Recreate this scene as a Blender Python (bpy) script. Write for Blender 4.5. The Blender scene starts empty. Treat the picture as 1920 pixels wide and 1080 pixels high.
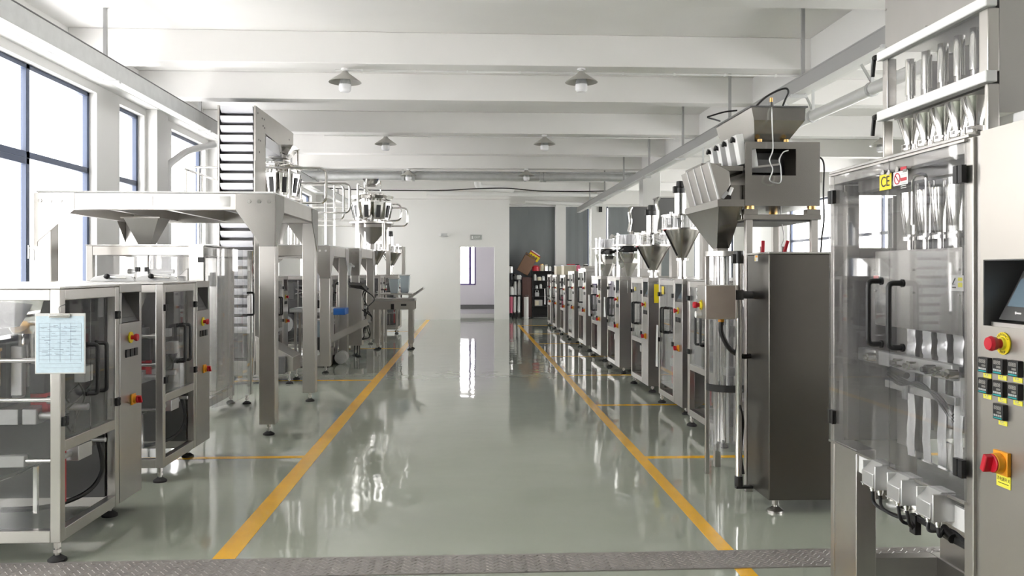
import bpy, math, random
from mathutils import Vector, Matrix
random.seed(7)
PI = math.pi
SC = bpy.context.scene
COL = SC.collection

# ------------------------------------------------------------------ camera, sky, exposure
EYE = 1.45
FPX = 1550.0
YAW = math.atan(80.0 / FPX)
CS, SN = math.cos(YAW), math.sin(YAW)
cam_d = bpy.data.cameras.new('camera')
cam = bpy.data.objects.new('camera', cam_d)
COL.objects.link(cam)
cam_d.sensor_fit = 'HORIZONTAL'
cam_d.sensor_width = 36.0
cam_d.lens = 36.0 * FPX / 1920.0
cam_d.shift_y = -(540 - 509) / 1920.0
cam_d.clip_start = 0.05
cam_d.clip_end = 200
cam.location = (0, 0, EYE)
cam.rotation_euler = (PI / 2, 0, -YAW)
SC.camera = cam

w = bpy.data.worlds.new('daylight')
SC.world = w
w.use_nodes = True
bg = w.node_tree.nodes['Background']
bg.inputs[0].default_value = (1.0, 0.965, 0.935, 1)
bg.inputs[1].default_value = 3.0
SC.view_settings.view_transform = 'Standard'
SC.view_settings.look = 'None'
SC.view_settings.gamma = 1.0
SC.view_settings.use_curve_mapping = False
SC.view_settings.exposure = 1.9
SC.cycles.max_bounces = 10
SC.cycles.diffuse_bounces = 6
SC.cycles.glossy_bounces = 5
SC.cycles.transparent_max_bounces = 24
SC.cycles.caustics_reflective = False
SC.cycles.caustics_refractive = False
SC.cycles.sample_clamp_indirect = 6.0


# ------------------------------------------------------------------ helpers
def at(px, py, d):
    """World point seen at photo pixel px, py at depth d in front of the camera."""
    xc = (px - 960.0) * d / FPX
    return Vector((xc * CS + d * SN, d * CS - xc * SN, EYE - (py - 509.0) * d / FPX))


def _basis(d, up=None):
    d = d.normalized()
    u = Vector(up) if up is not None else (Vector((0, 0, 1)) if abs(d.z) < 0.95 else Vector((0, 1, 0)))
    s = d.cross(u).normalized()
    return s, s.cross(d).normalized()


LOCAL = set()      # things whose parts are written in the thing's own frame


def root_offset(o):
    while o is not None and o.parent is not None:
        o = o.parent
    return Vector() if o is None or o.name in LOCAL else o.location.copy()


class MB:
    """Collects solids and links them as one mesh object."""
    def __init__(self):
        self.v, self.f = [], []

    def _add(self, vs, fs):
        n = len(self.v)
        self.v += [Vector(p) for p in vs]
        self.f += [tuple(i + n for i in f) for f in fs]
        return self

    def box(self, x0, y0, z0, x1, y1, z1):
        x0, x1 = min(x0, x1), max(x0, x1); y0, y1 = min(y0, y1), max(y0, y1); z0, z1 = min(z0, z1), max(z0, z1)
        return self._add([(x0, y0, z0), (x1, y0, z0), (x1, y1, z0), (x0, y1, z0), (x0, y0, z1), (x1, y0, z1), (x1, y1, z1), (x0, y1, z1)],
                         [(0, 3, 2, 1), (4, 5, 6, 7), (0, 1, 5, 4), (1, 2, 6, 5), (2, 3, 7, 6), (3, 0, 4, 7)])

    def cbox(self, c, sx, sy, sz):
        c = Vector(c)
        return self.box(c.x - sx / 2, c.y - sy / 2, c.z - sz / 2, c.x + sx / 2, c.y + sy / 2, c.z + sz / 2)

    def obox(self, c, size, rot):
        """box of a size turned by an euler (x, y, z) about its centre"""
        from mathutils import Euler
        m = Euler(rot).to_matrix()
        a, b, h = size[0] / 2, size[1] / 2, size[2] / 2
        ps = [Vector(c) + m @ Vector(p) for p in ((-a, -b, -h), (a, -b, -h), (a, b, -h), (-a, b, -h), (-a, -b, h), (a, -b, h), (a, b, h), (-a, b, h))]
        return self._add(ps, [(0, 3, 2, 1), (4, 5, 6, 7), (0, 1, 5, 4), (1, 2, 6, 5), (2, 3, 7, 6), (3, 0, 4, 7)])

    def bar(self, p, q, wd, ht, up=None):
        p, q = Vector(p), Vector(q)
        s, u = _basis(q - p, up)
        s, u = s * wd / 2, u * ht / 2
        return self._add([p - s - u, p + s - u, p + s + u, p - s + u, q - s - u, q + s - u, q + s + u, q - s + u],
                         [(0, 1, 2, 3), (7, 6, 5, 4), (0, 4, 5, 1), (1, 5, 6, 2), (2, 6, 7, 3), (3, 7, 4, 0)])

    def tube(self, pts, r, n=8, closed=False):
        pts = [Vector(p) for p in pts]
        m = len(pts)
        rs = r if isinstance(r, (list, tuple)) else [r] * m
        rings = []
        prev = None
        for i in range(m):
            if closed:
                d = pts[(i + 1) % m] - pts[i - 1]
            else:
                d = pts[min(i + 1, m - 1)] - pts[max(i - 1, 0)]
            if d.length < 1e-9:
                d = Vector((0, 0, 1))
            d.normalize()
            if prev is None:
                s, u = _basis(d)
            else:
                s = prev - d * prev.dot(d)
                if s.length < 1e-6:
                    s, u = _basis(d)
                s.normalize()
                u = s.cross(d)
            prev = s
            rings.append([pts[i] + (s * math.cos(2 * PI * k / n) + u * math.sin(2 * PI * k / n)) * rs[i] for k in range(n)])
        fs = []
        for i in range(m if closed else m - 1):
            a, b = i * n, ((i + 1) % m) * n
            for k in range(n):
                fs.append((a + k, b + k, b + (k + 1) % n, a + (k + 1) % n))
        if not closed:
            fs.append(tuple(range(n)))
            fs.append(tuple((m - 1) * n + k for k in reversed(range(n))))
        return self._add([p for rg in rings for p in rg], fs)

    def cyl(self, p, q, r, n=20, r2=None):
        p, q = Vector(p), Vector(q)
        s, u = _basis(q - p)
        r2 = r if r2 is None else r2
        vs = [p + (s * math.cos(2 * PI * k / n) + u * math.sin(2 * PI * k / n)) * r for k in range(n)]
        vs += [q + (s * math.cos(2 * PI * k / n) + u * math.sin(2 * PI * k / n)) * r2 for k in range(n)]
        fs = [(k, (k + 1) % n, n + (k + 1) % n, n + k) for k in range(n)]
        fs += [tuple(reversed(range(n))), tuple(range(n, 2 * n))]
        return self._add(vs, fs)

    def lathe(self, prof, c, n=28, a0=0.0, a1=2 * PI, closed=False):
        """prof: (r, z) pairs turned about a vertical axis through c"""
        c = Vector(c)
        full = abs(a1 - a0 - 2 * PI) < 1e-6
        cols = n if full else n + 1
        vs = []
        for r, z in prof:
            for k in range(cols):
                a = a0 + (a1 - a0) * k / n
                vs.append((c.x + r * math.cos(a), c.y + r * math.sin(a), c.z + z))
        fs = []
        m = len(prof)
        for i in range(m if closed else m - 1):
            for k in range(n):
                k2 = (k + 1) % cols
                j = (i + 1) % m
                fs.append((i * cols + k, i * cols + k2, j * cols + k2, j * cols + k))
        return self._add(vs, fs)

    def prism(self, poly, axis, lo, hi):
        """poly: 2D outline; axis 'x' -> (y, z), 'y' -> (x, z), 'z' -> (x, y)"""
        def p3(a, b, t):
            return {'x': (t, a, b), 'y': (a, t, b), 'z': (a, b, t)}[axis]
        n = len(poly)
        vs = [p3(a, b, lo) for a, b in poly] + [p3(a, b, hi) for a, b in poly]
        fs = [(k, (k + 1) % n, n + (k + 1) % n, n + k) for k in range(n)] + [tuple(reversed(range(n))), tuple(range(n, 2 * n))]
        return self._add(vs, fs)

    def loft(self, a, b, t=None):
        """closed solid between two outlines of equal length"""
        n = len(a)
        fs = [(k, (k + 1) % n, n + (k + 1) % n, n + k) for k in range(n)] + [tuple(reversed(range(n))), tuple(range(n, 2 * n))]
        return self._add(list(a) + list(b), fs)

    def shell(self, a, b, t):
        """open-ended thin-walled funnel between outlines a and b (t = wall, pushed towards the axis)"""
        n = len(a)
        ca = sum((Vector(p) for p in a), Vector()) / n
        cb = sum((Vector(p) for p in b), Vector()) / n
        ai = [Vector(p) + (ca - Vector(p)).normalized() * t for p in a]
        bi = [Vector(p) + (cb - Vector(p)).normalized() * t for p in b]
        vs = list(a) + list(b) + ai + bi
        fs = []
        for k in range(n):
            j = (k + 1) % n
            fs += [(k, j, n + j, n + k), (2 * n + j, 2 * n + k, 3 * n + k, 3 * n + j), (k, 2 * n + k, 2 * n + j, j), (n + k, n + j, 3 * n + j, 3 * n + k)]
        return self._add(vs, fs)

    def build(self, name, mat, parent=None, bevel=0.0, sharp=35):
        off = root_offset(parent)
        me = bpy.data.meshes.new(name)
        me.from_pydata([tuple(p - off) for p in self.v], [], self.f)
        me.polygons.foreach_set('use_smooth', [True] * len(me.polygons))
        me.update()
        import bmesh
        b = bmesh.new(); b.from_mesh(me)
        bmesh.ops.recalc_face_normals(b, faces=b.faces)
        b.to_mesh(me); b.free()
        me.set_sharp_from_angle(angle=math.radians(sharp))
        me.materials.append(M[mat])
        o = bpy.data.objects.new(name, me)
        COL.objects.link(o)
        if parent is not None:
            o.parent = parent
        if bevel:
            md = o.modifiers.new('edge', 'BEVEL')
            md.width = bevel; md.segments = 2; md.limit_method = 'ANGLE'; md.angle_limit = math.radians(40)
        return o


def fillet(pts, r, seg=5):
    """rounded polyline through pts"""
    pts = [Vector(p) for p in pts]
    out = [pts[0]]
    for i in range(1, len(pts) - 1):
        a, b, c = pts[i - 1], pts[i], pts[i + 1]
        u, v = (a - b), (c - b)
        rr = min(r, u.length * 0.49, v.length * 0.49)
        p, q = b + u.normalized() * rr, b + v.normalized() * rr
        for k in range(seg + 1):
            t = k / seg
            out.append(p * (1 - t) ** 2 + b * 2 * t * (1 - t) + q * t * t)
    out.append(pts[-1])
    return out


def curve(pts, n=8):
    """smooth Catmull-Rom line through pts"""
    P = [Vector(p) for p in pts]
    P = [P[0] * 2 - P[1]] + P + [P[-1] * 2 - P[-2]]
    out = []
    for i in range(1, len(P) - 2):
        for k in range(n):
            t = k / n
            a, b, c, d = P[i - 1], P[i], P[i + 1], P[i + 2]
            out.append(0.5 * ((2 * b) + (c - a) * t + (2 * a - 5 * b + 4 * c - d) * t * t + (3 * b - a - 3 * c + d) * t ** 3))
    out.append(P[-2])
    return out


def thing(name, label, cat, loc=(0, 0, 0), group=None, rotz=0.0):
    o = bpy.data.objects.new(name, None)
    o.empty_display_size = 0.1
    COL.objects.link(o)
    o.location = loc
    o.rotation_euler = (0, 0, rotz)
    o['label'] = label
    o['category'] = cat
    if group:
        o['group'] = group
    return o


def tag(o, label, cat, group=None):
    o['label'] = label
    o['category'] = cat
    if group:
        o['group'] = group
    return o


def struct(o):
    o['kind'] = 'structure'
    return o


KIDS = {}
def _kids(o):
    return [c for c in bpy.data.objects if c.parent is o]


def dup(root, loc, rotz, label, group=None, skip=()):
    r = root.copy()
    COL.objects.link(r)
    r.location = loc
    r.rotation_euler = (0, 0, rotz)
    r['label'] = label
    LOCAL.add(r.name)
    if group:
        r['group'] = group
    for ch in _kids(root):
        if ch.name.split('.')[0] in skip:
            continue
        c = ch.copy(); COL.objects.link(c); c.parent = r
        for g in _kids(ch):
            d = g.copy(); COL.objects.link(d); d.parent = c
    return r


def text(s, size, mat, parent, o, ux, uy, name='lettering', depth=0.0006, align='CENTER'):
    """raised lettering: o = centre, ux = reading direction, uy = up; as a mesh part"""
    cu = bpy.data.curves.new(name, 'FONT')
    cu.body = s
    cu.size = size
    cu.extrude = depth
    cu.align_x = align
    cu.align_y = 'CENTER'
    cu.materials.append(M[mat])
    ob = bpy.data.objects.new(name, cu)
    COL.objects.link(ob)
    ux, uy = Vector(ux).normalized(), Vector(uy).normalized()
    uz = ux.cross(uy)
    m = Matrix((ux, uy, uz)).transposed().to_4x4()
    m.translation = Vector(o) - root_offset(parent)
    ob.parent = parent
    ob.matrix_local = m
    return ob


# ------------------------------------------------------------------ materials
M = {}


def _mat(name):
    m = bpy.data.materials.new(name)
    m.use_nodes = True
    nt = m.node_tree
    return m, nt, nt.nodes['Principled BSDF'], nt.nodes['Material Output']


def mat(name, col, rough=0.5, metal=0.0, var=0.0, scale=(6, 6, 6), rvar=0.0, bump=0.0, spec=None, coat=0.0, dist=0.01, detail=3.0):
    m, nt, b, out = _mat(name)
    b.inputs['Base Color'].default_value = (*col, 1)
    b.inputs['Roughness'].default_value = rough
    b.inputs['Metallic'].default_value = metal
    if spec is not None:
        b.inputs['Specular IOR Level'].default_value = spec
    if coat:
        b.inputs['Coat Weight'].default_value = coat
        b.inputs['Coat Roughness'].default_value = 0.05
    if var or rvar or bump:
        tc = nt.nodes.new('ShaderNodeTexCoord')
        mp = nt.nodes.new('ShaderNodeMapping')
        mp.inputs['Scale'].default_value = scale
        nz = nt.nodes.new('ShaderNodeTexNoise')
        nz.inputs['Scale'].default_value = 1.0
        nz.inputs['Detail'].default_value = detail
        nt.links.new(tc.outputs['Object'], mp.inputs['Vector'])
        nt.links.new(mp.outputs['Vector'], nz.inputs['Vector'])
        if var:
            mx = nt.nodes.new('ShaderNodeMapRange')
            mx.inputs['From Min'].default_value = 0.3; mx.inputs['From Max'].default_value = 0.7
            mx.inputs['To Min'].default_value = 1 - var; mx.inputs['To Max'].default_value = 1 + var
            mul = nt.nodes.new('ShaderNodeVectorMath'); mul.operation = 'SCALE'
            mul.inputs[0].default_value = col
            nt.links.new(nz.outputs['Fac'], mx.inputs['Value'])
            nt.links.new(mx.outputs['Result'], mul.inputs['Scale'])
            nt.links.new(mul.outputs['Vector'], b.inputs['Base Color'])
        if rvar:
            mr = nt.nodes.new('ShaderNodeMapRange')
            mr.inputs['From Min'].default_value = 0.3; mr.inputs['From Max'].default_value = 0.7
            mr.inputs['To Min'].default_value = max(0.0, rough - rvar); mr.inputs['To Max'].default_value = rough + rvar
            nt.links.new(nz.outputs['Fac'], mr.inputs['Value'])
            nt.links.new(mr.outputs['Result'], b.inputs['Roughness'])
        if bump:
            bp = nt.nodes.new('ShaderNodeBump')
            bp.inputs['Strength'].default_value = bump
            bp.inputs['Distance'].default_value = dist
            nt.links.new(nz.outputs['Fac'], bp.inputs['Height'])
            nt.links.new(bp.outputs['Normal'], b.inputs['Normal'])
    M[name] = m
    return m


def glassy(name, tint, refl=1.0, rough=0.02, haze=0.0):
    """thin clear sheet: see-through with a Fresnel reflection and a little dust"""
    m = bpy.data.materials.new(name)
    m.use_nodes = True
    nt = m.node_tree
    nt.nodes.clear()
    out = nt.nodes.new('ShaderNodeOutputMaterial')
    tr = nt.nodes.new('ShaderNodeBsdfTransparent'); tr.inputs[0].default_value = (*tint, 1)
    gl = nt.nodes.new('ShaderNodeBsdfGlossy'); gl.inputs['Roughness'].default_value = rough
    gl.inputs['Color'].default_value = (refl, refl, refl, 1)
    lw = nt.nodes.new('ShaderNodeLayerWeight'); lw.inputs['Blend'].default_value = 0.5
    pw = nt.nodes.new('ShaderNodeMath'); pw.operation = 'POWER'; pw.inputs[1].default_value = 5.0
    fr = nt.nodes.new('ShaderNodeMath'); fr.operation = 'MULTIPLY_ADD'; fr.inputs[1].default_value = 0.95; fr.inputs[2].default_value = 0.04
    nt.links.new(lw.outputs['Facing'], pw.inputs[0])
    nt.links.new(pw.outputs[0], fr.inputs[0])
    mx = nt.nodes.new('ShaderNodeMixShader')
    nt.links.new(fr.outputs[0], mx.inputs[0])
    nt.links.new(tr.outputs[0], mx.inputs[1])
    nt.links.new(gl.outputs[0], mx.inputs[2])
    last = mx
    if haze:
        df = nt.nodes.new('ShaderNodeBsdfDiffuse'); df.inputs[0].default_value = (0.8, 0.8, 0.8, 1)
        m2 = nt.nodes.new('ShaderNodeMixShader'); m2.inputs[0].default_value = haze
        nt.links.new(mx.outputs[0], m2.inputs[1]); nt.links.new(df.outputs[0], m2.inputs[2])
        last = m2
    nt.links.new(last.outputs[0], out.inputs['Surface'])
    M[name] = m
    return m


mat('steel_panel', (0.52, 0.495, 0.455), 0.40, 1.0, var=0.04, scale=(2, 2, 2))
mat('steel', (0.58, 0.56, 0.53), 0.32, 1.0, var=0.04, scale=(3, 3, 3))
mat('steel_x', (0.64, 0.63, 0.61), 0.24, 1.0, var=0.04, scale=(3, 3, 3))
mat('steel_mid', (0.48, 0.468, 0.45), 0.33, 1.0, var=0.05, scale=(3, 3, 3))
mat('steel_dark', (0.155, 0.146, 0.134), 0.30, 1.0, var=0.05, scale=(2, 2, 2))  # same steel, with the dark surroundings it mirrors put into the base colour
mat('steel_dark_reflect', (0.40, 0.385, 0.36), 0.24, 1.0, var=0.06, scale=(3, 3, 3))  # darker copy of the steel, dark reflections painted into its colour
mat('lavender_paint', (0.55, 0.53, 0.60), 0.8)
mat('tray_grey', (0.36, 0.36, 0.36), 0.45, 0.4)
mat('rear_dark', (0.10, 0.095, 0.09), 0.8)  # unseen rear wall, toned dark so the steel reflects darkness
mat('polished', (0.80, 0.79, 0.77), 0.10, 1.0, var=0.04, scale=(8, 8, 8), rvar=0.04)
mat('cast_alu', (0.62, 0.62, 0.62), 0.42, 0.85)
mat('galv', (0.62, 0.63, 0.63), 0.42, 0.55, var=0.05, scale=(9, 9, 9))
mat('dark_steel', (0.16, 0.16, 0.16), 0.4, 0.7)
mat('black', (0.012, 0.012, 0.013), 0.42)
mat('rubber', (0.02, 0.02, 0.02), 0.75)
mat('red', (0.55, 0.012, 0.03), 0.32)
mat('yellow', (0.86, 0.68, 0.02), 0.4)
mat('orange', (0.85, 0.36, 0.02), 0.38)
mat('label_yellow', (0.85, 0.80, 0.08), 0.5)
mat('white', (0.78, 0.78, 0.77), 0.45)
mat('white_plastic', (0.80, 0.80, 0.84), 0.35)
mat('paper', (0.62, 0.75, 0.84), 0.6, var=0.05, scale=(60, 60, 90))
mat('paper_white', (0.75, 0.75, 0.74), 0.6)
mat('blue', (0.03, 0.16, 0.55), 0.4)
mat('teal', (0.02, 0.35, 0.36), 0.4)
mat('brass', (0.75, 0.48, 0.18), 0.35, 0.9)
mat('screen', (0.16, 0.22, 0.27), 0.12)
mat('film', (0.86, 0.86, 0.87), 0.25, 0.3, bump=0.35, scale=(30, 30, 14), dist=0.006)
mat('film_roll', (0.78, 0.78, 0.78), 0.35)
mat('wall_paint', (0.76, 0.755, 0.74), 0.75, var=0.02, scale=(0.7, 0.7, 0.7), bump=0.03, dist=0.01)
mat('ceiling_paint', (0.80, 0.79, 0.775), 0.85, var=0.03, scale=(0.9, 0.9, 0.9), bump=0.04, dist=0.01)
mat('window_frame', (0.055, 0.075, 0.13), 0.4)
mat('blind', (0.21, 0.225, 0.235), 0.8, var=0.05, scale=(1.5, 1.5, 0.6))
mat('cardboard', (0.22, 0.13, 0.085), 0.85)
mat('pvc', (0.78, 0.78, 0.77), 0.35)
mat('line_yellow', (0.85, 0.45, 0.012), 0.22, var=0.06, scale=(4, 4, 4))
mat('baseboard_paint', (0.10, 0.10, 0.11), 0.5)
mat('pink', (0.55, 0.12, 0.2), 0.6)
mat('cream', (0.72, 0.66, 0.5), 0.5)
mat('liquid', (0.62, 0.70, 0.75), 0.2)
mat('enamel', (0.46, 0.45, 0.42), 0.35, 0.4)
mat('bulb', (0.88, 0.88, 0.90), 0.3)
glassy('acrylic_light', (0.96, 0.96, 0.96), 1.0, 0.02, 0.02)
glassy('acrylic', (0.88, 0.88, 0.88), 1.0, 0.02, 0.03)
glassy('clear_tube', (0.90, 0.90, 0.90), 1.0, 0.02, 0.05)
glassy('window_glass', (0.96, 0.97, 0.98), 1.0, 0.0)


def floor_mat():
    m, nt, b, out = _mat('epoxy')
    tc = nt.nodes.new('ShaderNodeTexCoord')
    n1 = nt.nodes.new('ShaderNodeTexNoise'); n1.inputs['Scale'].default_value = 0.45; n1.inputs['Detail'].default_value = 4
    n2 = nt.nodes.new('ShaderNodeTexNoise'); n2.inputs['Scale'].default_value = 2.6; n2.inputs['Detail'].default_value = 2
    nt.links.new(tc.outputs['Object'], n1.inputs['Vector'])
    nt.links.new(tc.outputs['Object'], n2.inputs['Vector'])
    cr = nt.nodes.new('ShaderNodeValToRGB')
    cr.color_ramp.elements[0].position = 0.3; cr.color_ramp.elements[0].color = (0.33, 0.355, 0.295, 1)
    cr.color_ramp.elements[1].position = 0.7; cr.color_ramp.elements[1].color = (0.385, 0.41, 0.345, 1)
    nt.links.new(n1.outputs['Fac'], cr.inputs['Fac'])
    nt.links.new(cr.outputs['Color'], b.inputs['Base Color'])
    mr = nt.nodes.new('ShaderNodeMapRange')
    mr.inputs['To Min'].default_value = 0.03; mr.inputs['To Max'].default_value = 0.08
    nt.links.new(n1.outputs['Fac'], mr.inputs['Value'])
    nt.links.new(mr.outputs['Result'], b.inputs['Roughness'])
    bp = nt.nodes.new('ShaderNodeBump'); bp.inputs['Strength'].default_value = 0.06; bp.inputs['Distance'].default_value = 0.05
    nt.links.new(n2.outputs['Fac'], bp.inputs['Height'])
    nt.links.new(bp.outputs['Normal'], b.inputs['Normal'])
    b.inputs['Specular IOR Level'].default_value = 0.6
    M['epoxy'] = m


floor_mat()
# ------------------------------------------------------------------ the hall
CEIL = 4.07
BEAM = 3.72
XL, XR = -4.48, 9.0
Y0, Y1 = -5.0, 26.5
PW = 25.0                     # partition with the doorway


def st(name, mb, mt, bevel=0.0):
    return struct(mb.build(name, mt, bevel=bevel))


st('floor', MB().box(XL - 0.4, Y0 - 0.3, -0.2, XR + 0.4, Y1 + 4.5, 0), 'epoxy')
st('ceiling', MB().box(XL - 0.4, Y0 - 0.3, CEIL, XR + 0.4, Y1 + 0.4, CEIL + 0.2), 'ceiling_paint')


def wall_with_openings(name, axis, pos, thick, lo, hi, z1, holes, mt='wall_paint'):
    """wall in the plane axis=pos..pos+thick; holes = (a0, a1, z0, z1) along the wall"""
    mb = MB()
    def seg(a0, a1, z0, z1):
        if a1 - a0 < 1e-4 or z1 - z0 < 1e-4:
            return
        if axis == 'x':
            mb.box(pos, a0, z0, pos + thick, a1, z1)
        else:
            mb.box(a0, pos, z0, a1, pos + thick, z1)
    cur = lo
    for a0, a1, z0, zt in sorted(holes):
        seg(cur, a0, 0, z1)
        seg(a0, a1, 0, z0)
        seg(a0, a1, zt, z1)
        cur = a1
    seg(cur, hi, 0, z1)
    return st(name, mb, mt)


LW = [(-0.4, 2.4), (3.0, 5.8), (7.2, 10.2), (10.85, 11.66), (12.7, 14.3), (15.0, 16.6), (17.3, 18.9), (22.2, 23.8)]
SILL, HEAD, TRANSOM = 0.75, 3.6, 2.66
wall_with_openings('wall_left', 'x', XL - 0.25, 0.25, Y0, Y1, CEIL, [(a, b, SILL, HEAD) for a, b in LW])
RW = [(-3.5, -0.5), (0.5, 3.5), (4.5, 7.5), (8.5, 11.5), (16.3, 19.3), (20.0, 23.0)]  # first two openings are unseen, added to brighten the near floor and ceiling
wall_with_openings('wall_right', 'x', XR, 0.25, Y0, Y1, CEIL, [(a, b, 0.85, 3.35) for a, b in RW])
st('wall_rear', MB().box(XL - 0.25, Y0 - 0.25, 0, XR + 0.25, Y0, CEIL), 'rear_dark')


def window(n, side, x, a, b, z0, z1, tr, mull, sash=False):
    """a framed window in a side wall; glass plane at x, between a and b along y"""
    w_ = 0.05
    d = 0.06
    fr = MB()
    fr.box(x - d / 2, a, z0, x + d / 2, a + w_, z1).box(x - d / 2, b - w_, z0, x + d / 2, b, z1)
    fr.box(x - d / 2, a, z1 - w_, x + d / 2, b, z1).box(x - d / 2, a, z0, x + d / 2, b, z0 + w_)
    if tr:
        fr.box(x - d / 2, a, tr - 0.035, x + d / 2, b, tr + 0.035)
    for m_ in mull:
        fr.box(x - d / 2, m_ - 0.035, z0, x + d / 2, m_ + 0.035, z1)
    o = struct(fr.build('window_%d' % n, 'window_frame', bevel=0.004))
    edges = [a] + list(mull) + [b]
    for k in range(len(edges) - 1):
        for lo, hi in ((z0, tr), (tr, z1)) if tr else ((z0, z1),):
            MB().box(x - 0.004, edges[k] + 0.03, lo + 0.03, x + 0.004, edges[k + 1] - 0.03, hi - 0.03).build('pane', 'window_glass', o)
    if sash:
        s_ = MB()
        y0, y1, zz0, zz1 = edges[0] + 0.06, edges[1] - 0.045, z0 + 0.06, tr - 0.045
        q = 0.065
        X0, X1 = x + 0.02, x + 0.07
        s_.box(X0, y0, zz0, X1, y0 + q, zz1).box(X0, y1 - q, zz0, X1, y1, zz1).box(X0, y0, zz0, X1, y1, zz0 + q).box(X0, y0, zz1 - q, X1, y1, zz1)
        so = s_.build('sash', 'window_frame', o, bevel=0.004)
        h = MB().box(x + 0.07, y1 - 0.05, 1.58, x + 0.085, y1 - 0.015, 1.72)
        h.tube(fillet([(x + 0.085, y1 - 0.032, 1.69), (x + 0.125, y1 - 0.032, 1.69), (x + 0.125, y1 - 0.032, 1.56)], 0.02), 0.011)
        h.build('handle', 'white', so)
    return o


n = 1
for a, b in LW:
    mull = [(a + b) / 2] if b - a > 1.2 else []
    if abs(a - 7.2) < 0.01:
        mull = [8.82]
    if a > 10 and b - a < 2:
        mull = []
    window(n, 'left', XL - 0.12, a, b, SILL, HEAD, TRANSOM, mull, sash=abs(a - 7.2) < 0.01)
    n += 1
for a, b in RW:
    window(n, 'right', XR + 0.12, a, b, 0.85, 3.35, 2.3, [(a + b) / 2])
    n += 1

# window sills, wall beam and columns on the left
st('trim_1', MB().box(XL, Y0, BEAM - 0.02, -4.30, Y1, CEIL), 'wall_paint')
for k, yy in enumerate((2.6, 6.3, 11.72, 14.45, 19.1, 24.5)):
    st('wall_column_%d' % (k + 1), MB().box(XL, yy, 0, -4.33, yy + 0.42, BEAM - 0.02), 'wall_paint')
# ceiling beams across the hall
for k, yy in enumerate((-2.2, 0.1, 2.3, 4.5, 6.75, 9.1, 11.0, 13.6, 16.0, 18.2, 20.7, 23.0)):
    st('ceiling_beam_%d' % (k + 1), MB().box(-4.30, yy, BEAM, XR, yy + 0.25, CEIL), 'ceiling_paint', 0.008)
st('ceiling_beam_20', MB().box(3.83, Y0, 3.66, 4.25, Y1, CEIL), 'wall_paint', 0.008)
st('ceiling_beam_21', MB().box(-4.30, 24.65, 3.62, 1.21, PW, CEIL), 'ceiling_paint')
st('ceiling_beam_22', MB().box(1.21, Y1 - 0.3, 3.6, XR, Y1, CEIL), 'ceiling_paint')
for k, yy in enumerate((2.0, 18.2)):
    st('column_%d' % (k + 1), MB().box(3.85, yy, 0, 4.25, yy + 0.4, 3.66), 'wall_paint', 0.01)

# far partition with the doorway, and the little room behind it
DX0, DX1, DZ = -0.29, 0.775, 2.21
wall_with_openings('wall_far', 'y', PW, 0.12, XL, 1.21, CEIL, [(DX0, DX1, 0, DZ)])
st('wall_partition', MB().box(1.11, PW + 0.12, 0, 1.21, Y1 + 2.6, CEIL), 'wall_paint')
wall_with_openings('wall_lobby', 'y', 28.6, 0.15, -3.6, 1.11, CEIL, [(-3.2, -0.85, 0.98, 3.0), (-0.75, 0.22, 0.98, 3.0)], 'lavender_paint')  # the wider opening is unseen, added to light the little room
st('wall_lobby_side', MB().box(-3.7, PW + 0.12, 0, -3.6, 28.75, CEIL), 'lavender_paint')
st('ceiling_lobby', MB().box(-3.7, Y1 + 0.3, CEIL, 1.21, 28.8, CEIL + 0.2), 'ceiling_paint')
st('baseboard_lobby', MB().box(-3.6, 28.57, 0.16, 1.11, 28.6, 0.30), 'baseboard_paint')
window_o = MB().box(-0.75, 28.64, 0.98, -0.70, 28.70, 3.0).box(0.17, 28.64, 0.98, 0.22, 28.70, 3.0).box(-0.75, 28.64, 0.98, 0.22, 28.70, 1.03)
window_o.box(-0.02, 28.62, 0.98, 0.07, 28.70, 3.0).box(-0.75, 28.64, 2.95, 0.22, 28.70, 3.0)
mat('window_violet', (0.10, 0.07, 0.22), 0.4)
wl = struct(window_o.build('window_30', 'window_violet'))
MB().box(-0.70, 28.665, 1.03, -0.02, 28.672, 2.95).build('pane', 'window_glass', wl)
door_f = MB().box(DX0, PW - 0.005, 0, DX0 + 0.02, PW + 0.125, DZ).box(DX1 - 0.02, PW - 0.005, 0, DX1, PW + 0.125, DZ).box(DX0, PW - 0.005, DZ - 0.02, DX1, PW + 0.125, DZ)
st('door_1', door_f, 'white')

# back wall to the right with blinds drawn over its windows
BW = [(1.35, 2.72), (3.12, 3.86), (4.42, 5.35), (5.75, 6.9), (7.3, 8.6)]
wall_with_openings('wall_back', 'y', Y1, 0.25, 1.21, XR, CEIL, [(a, b, 0.9, 3.55) for a, b in BW])
for k, (a, b) in enumerate(BW):
    fr = MB().box(a, Y1 + 0.1, 0.9, a + 0.05, Y1 + 0.16, 3.55).box(b - 0.05, Y1 + 0.1, 0.9, b, Y1 + 0.16, 3.55).box(a, Y1 + 0.1, 3.5, b, Y1 + 0.16, 3.55).box(a, Y1 + 0.1, 0.9, b, Y1 + 0.16, 0.95)
    wn = struct(fr.build('window_%d' % (40 + k), 'window_frame'))
    MB().box(a + 0.05, Y1 + 0.125, 0.95, b - 0.05, Y1 + 0.132, 3.5).build('pane', 'window_glass', wn)
BL = [(1.24, 2.745, 'wide grey roller blind drawn down beside the white partition end'),
      (3.10, 3.80, 'narrow grey roller blind between two white pillars on the back wall'),
      (4.46, 5.32, 'grey roller blind to the right of the narrow one, behind the hoppers'),
      (5.7, 6.95, 'wide grey roller blind on the back wall behind the cone hoppers')]
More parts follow.
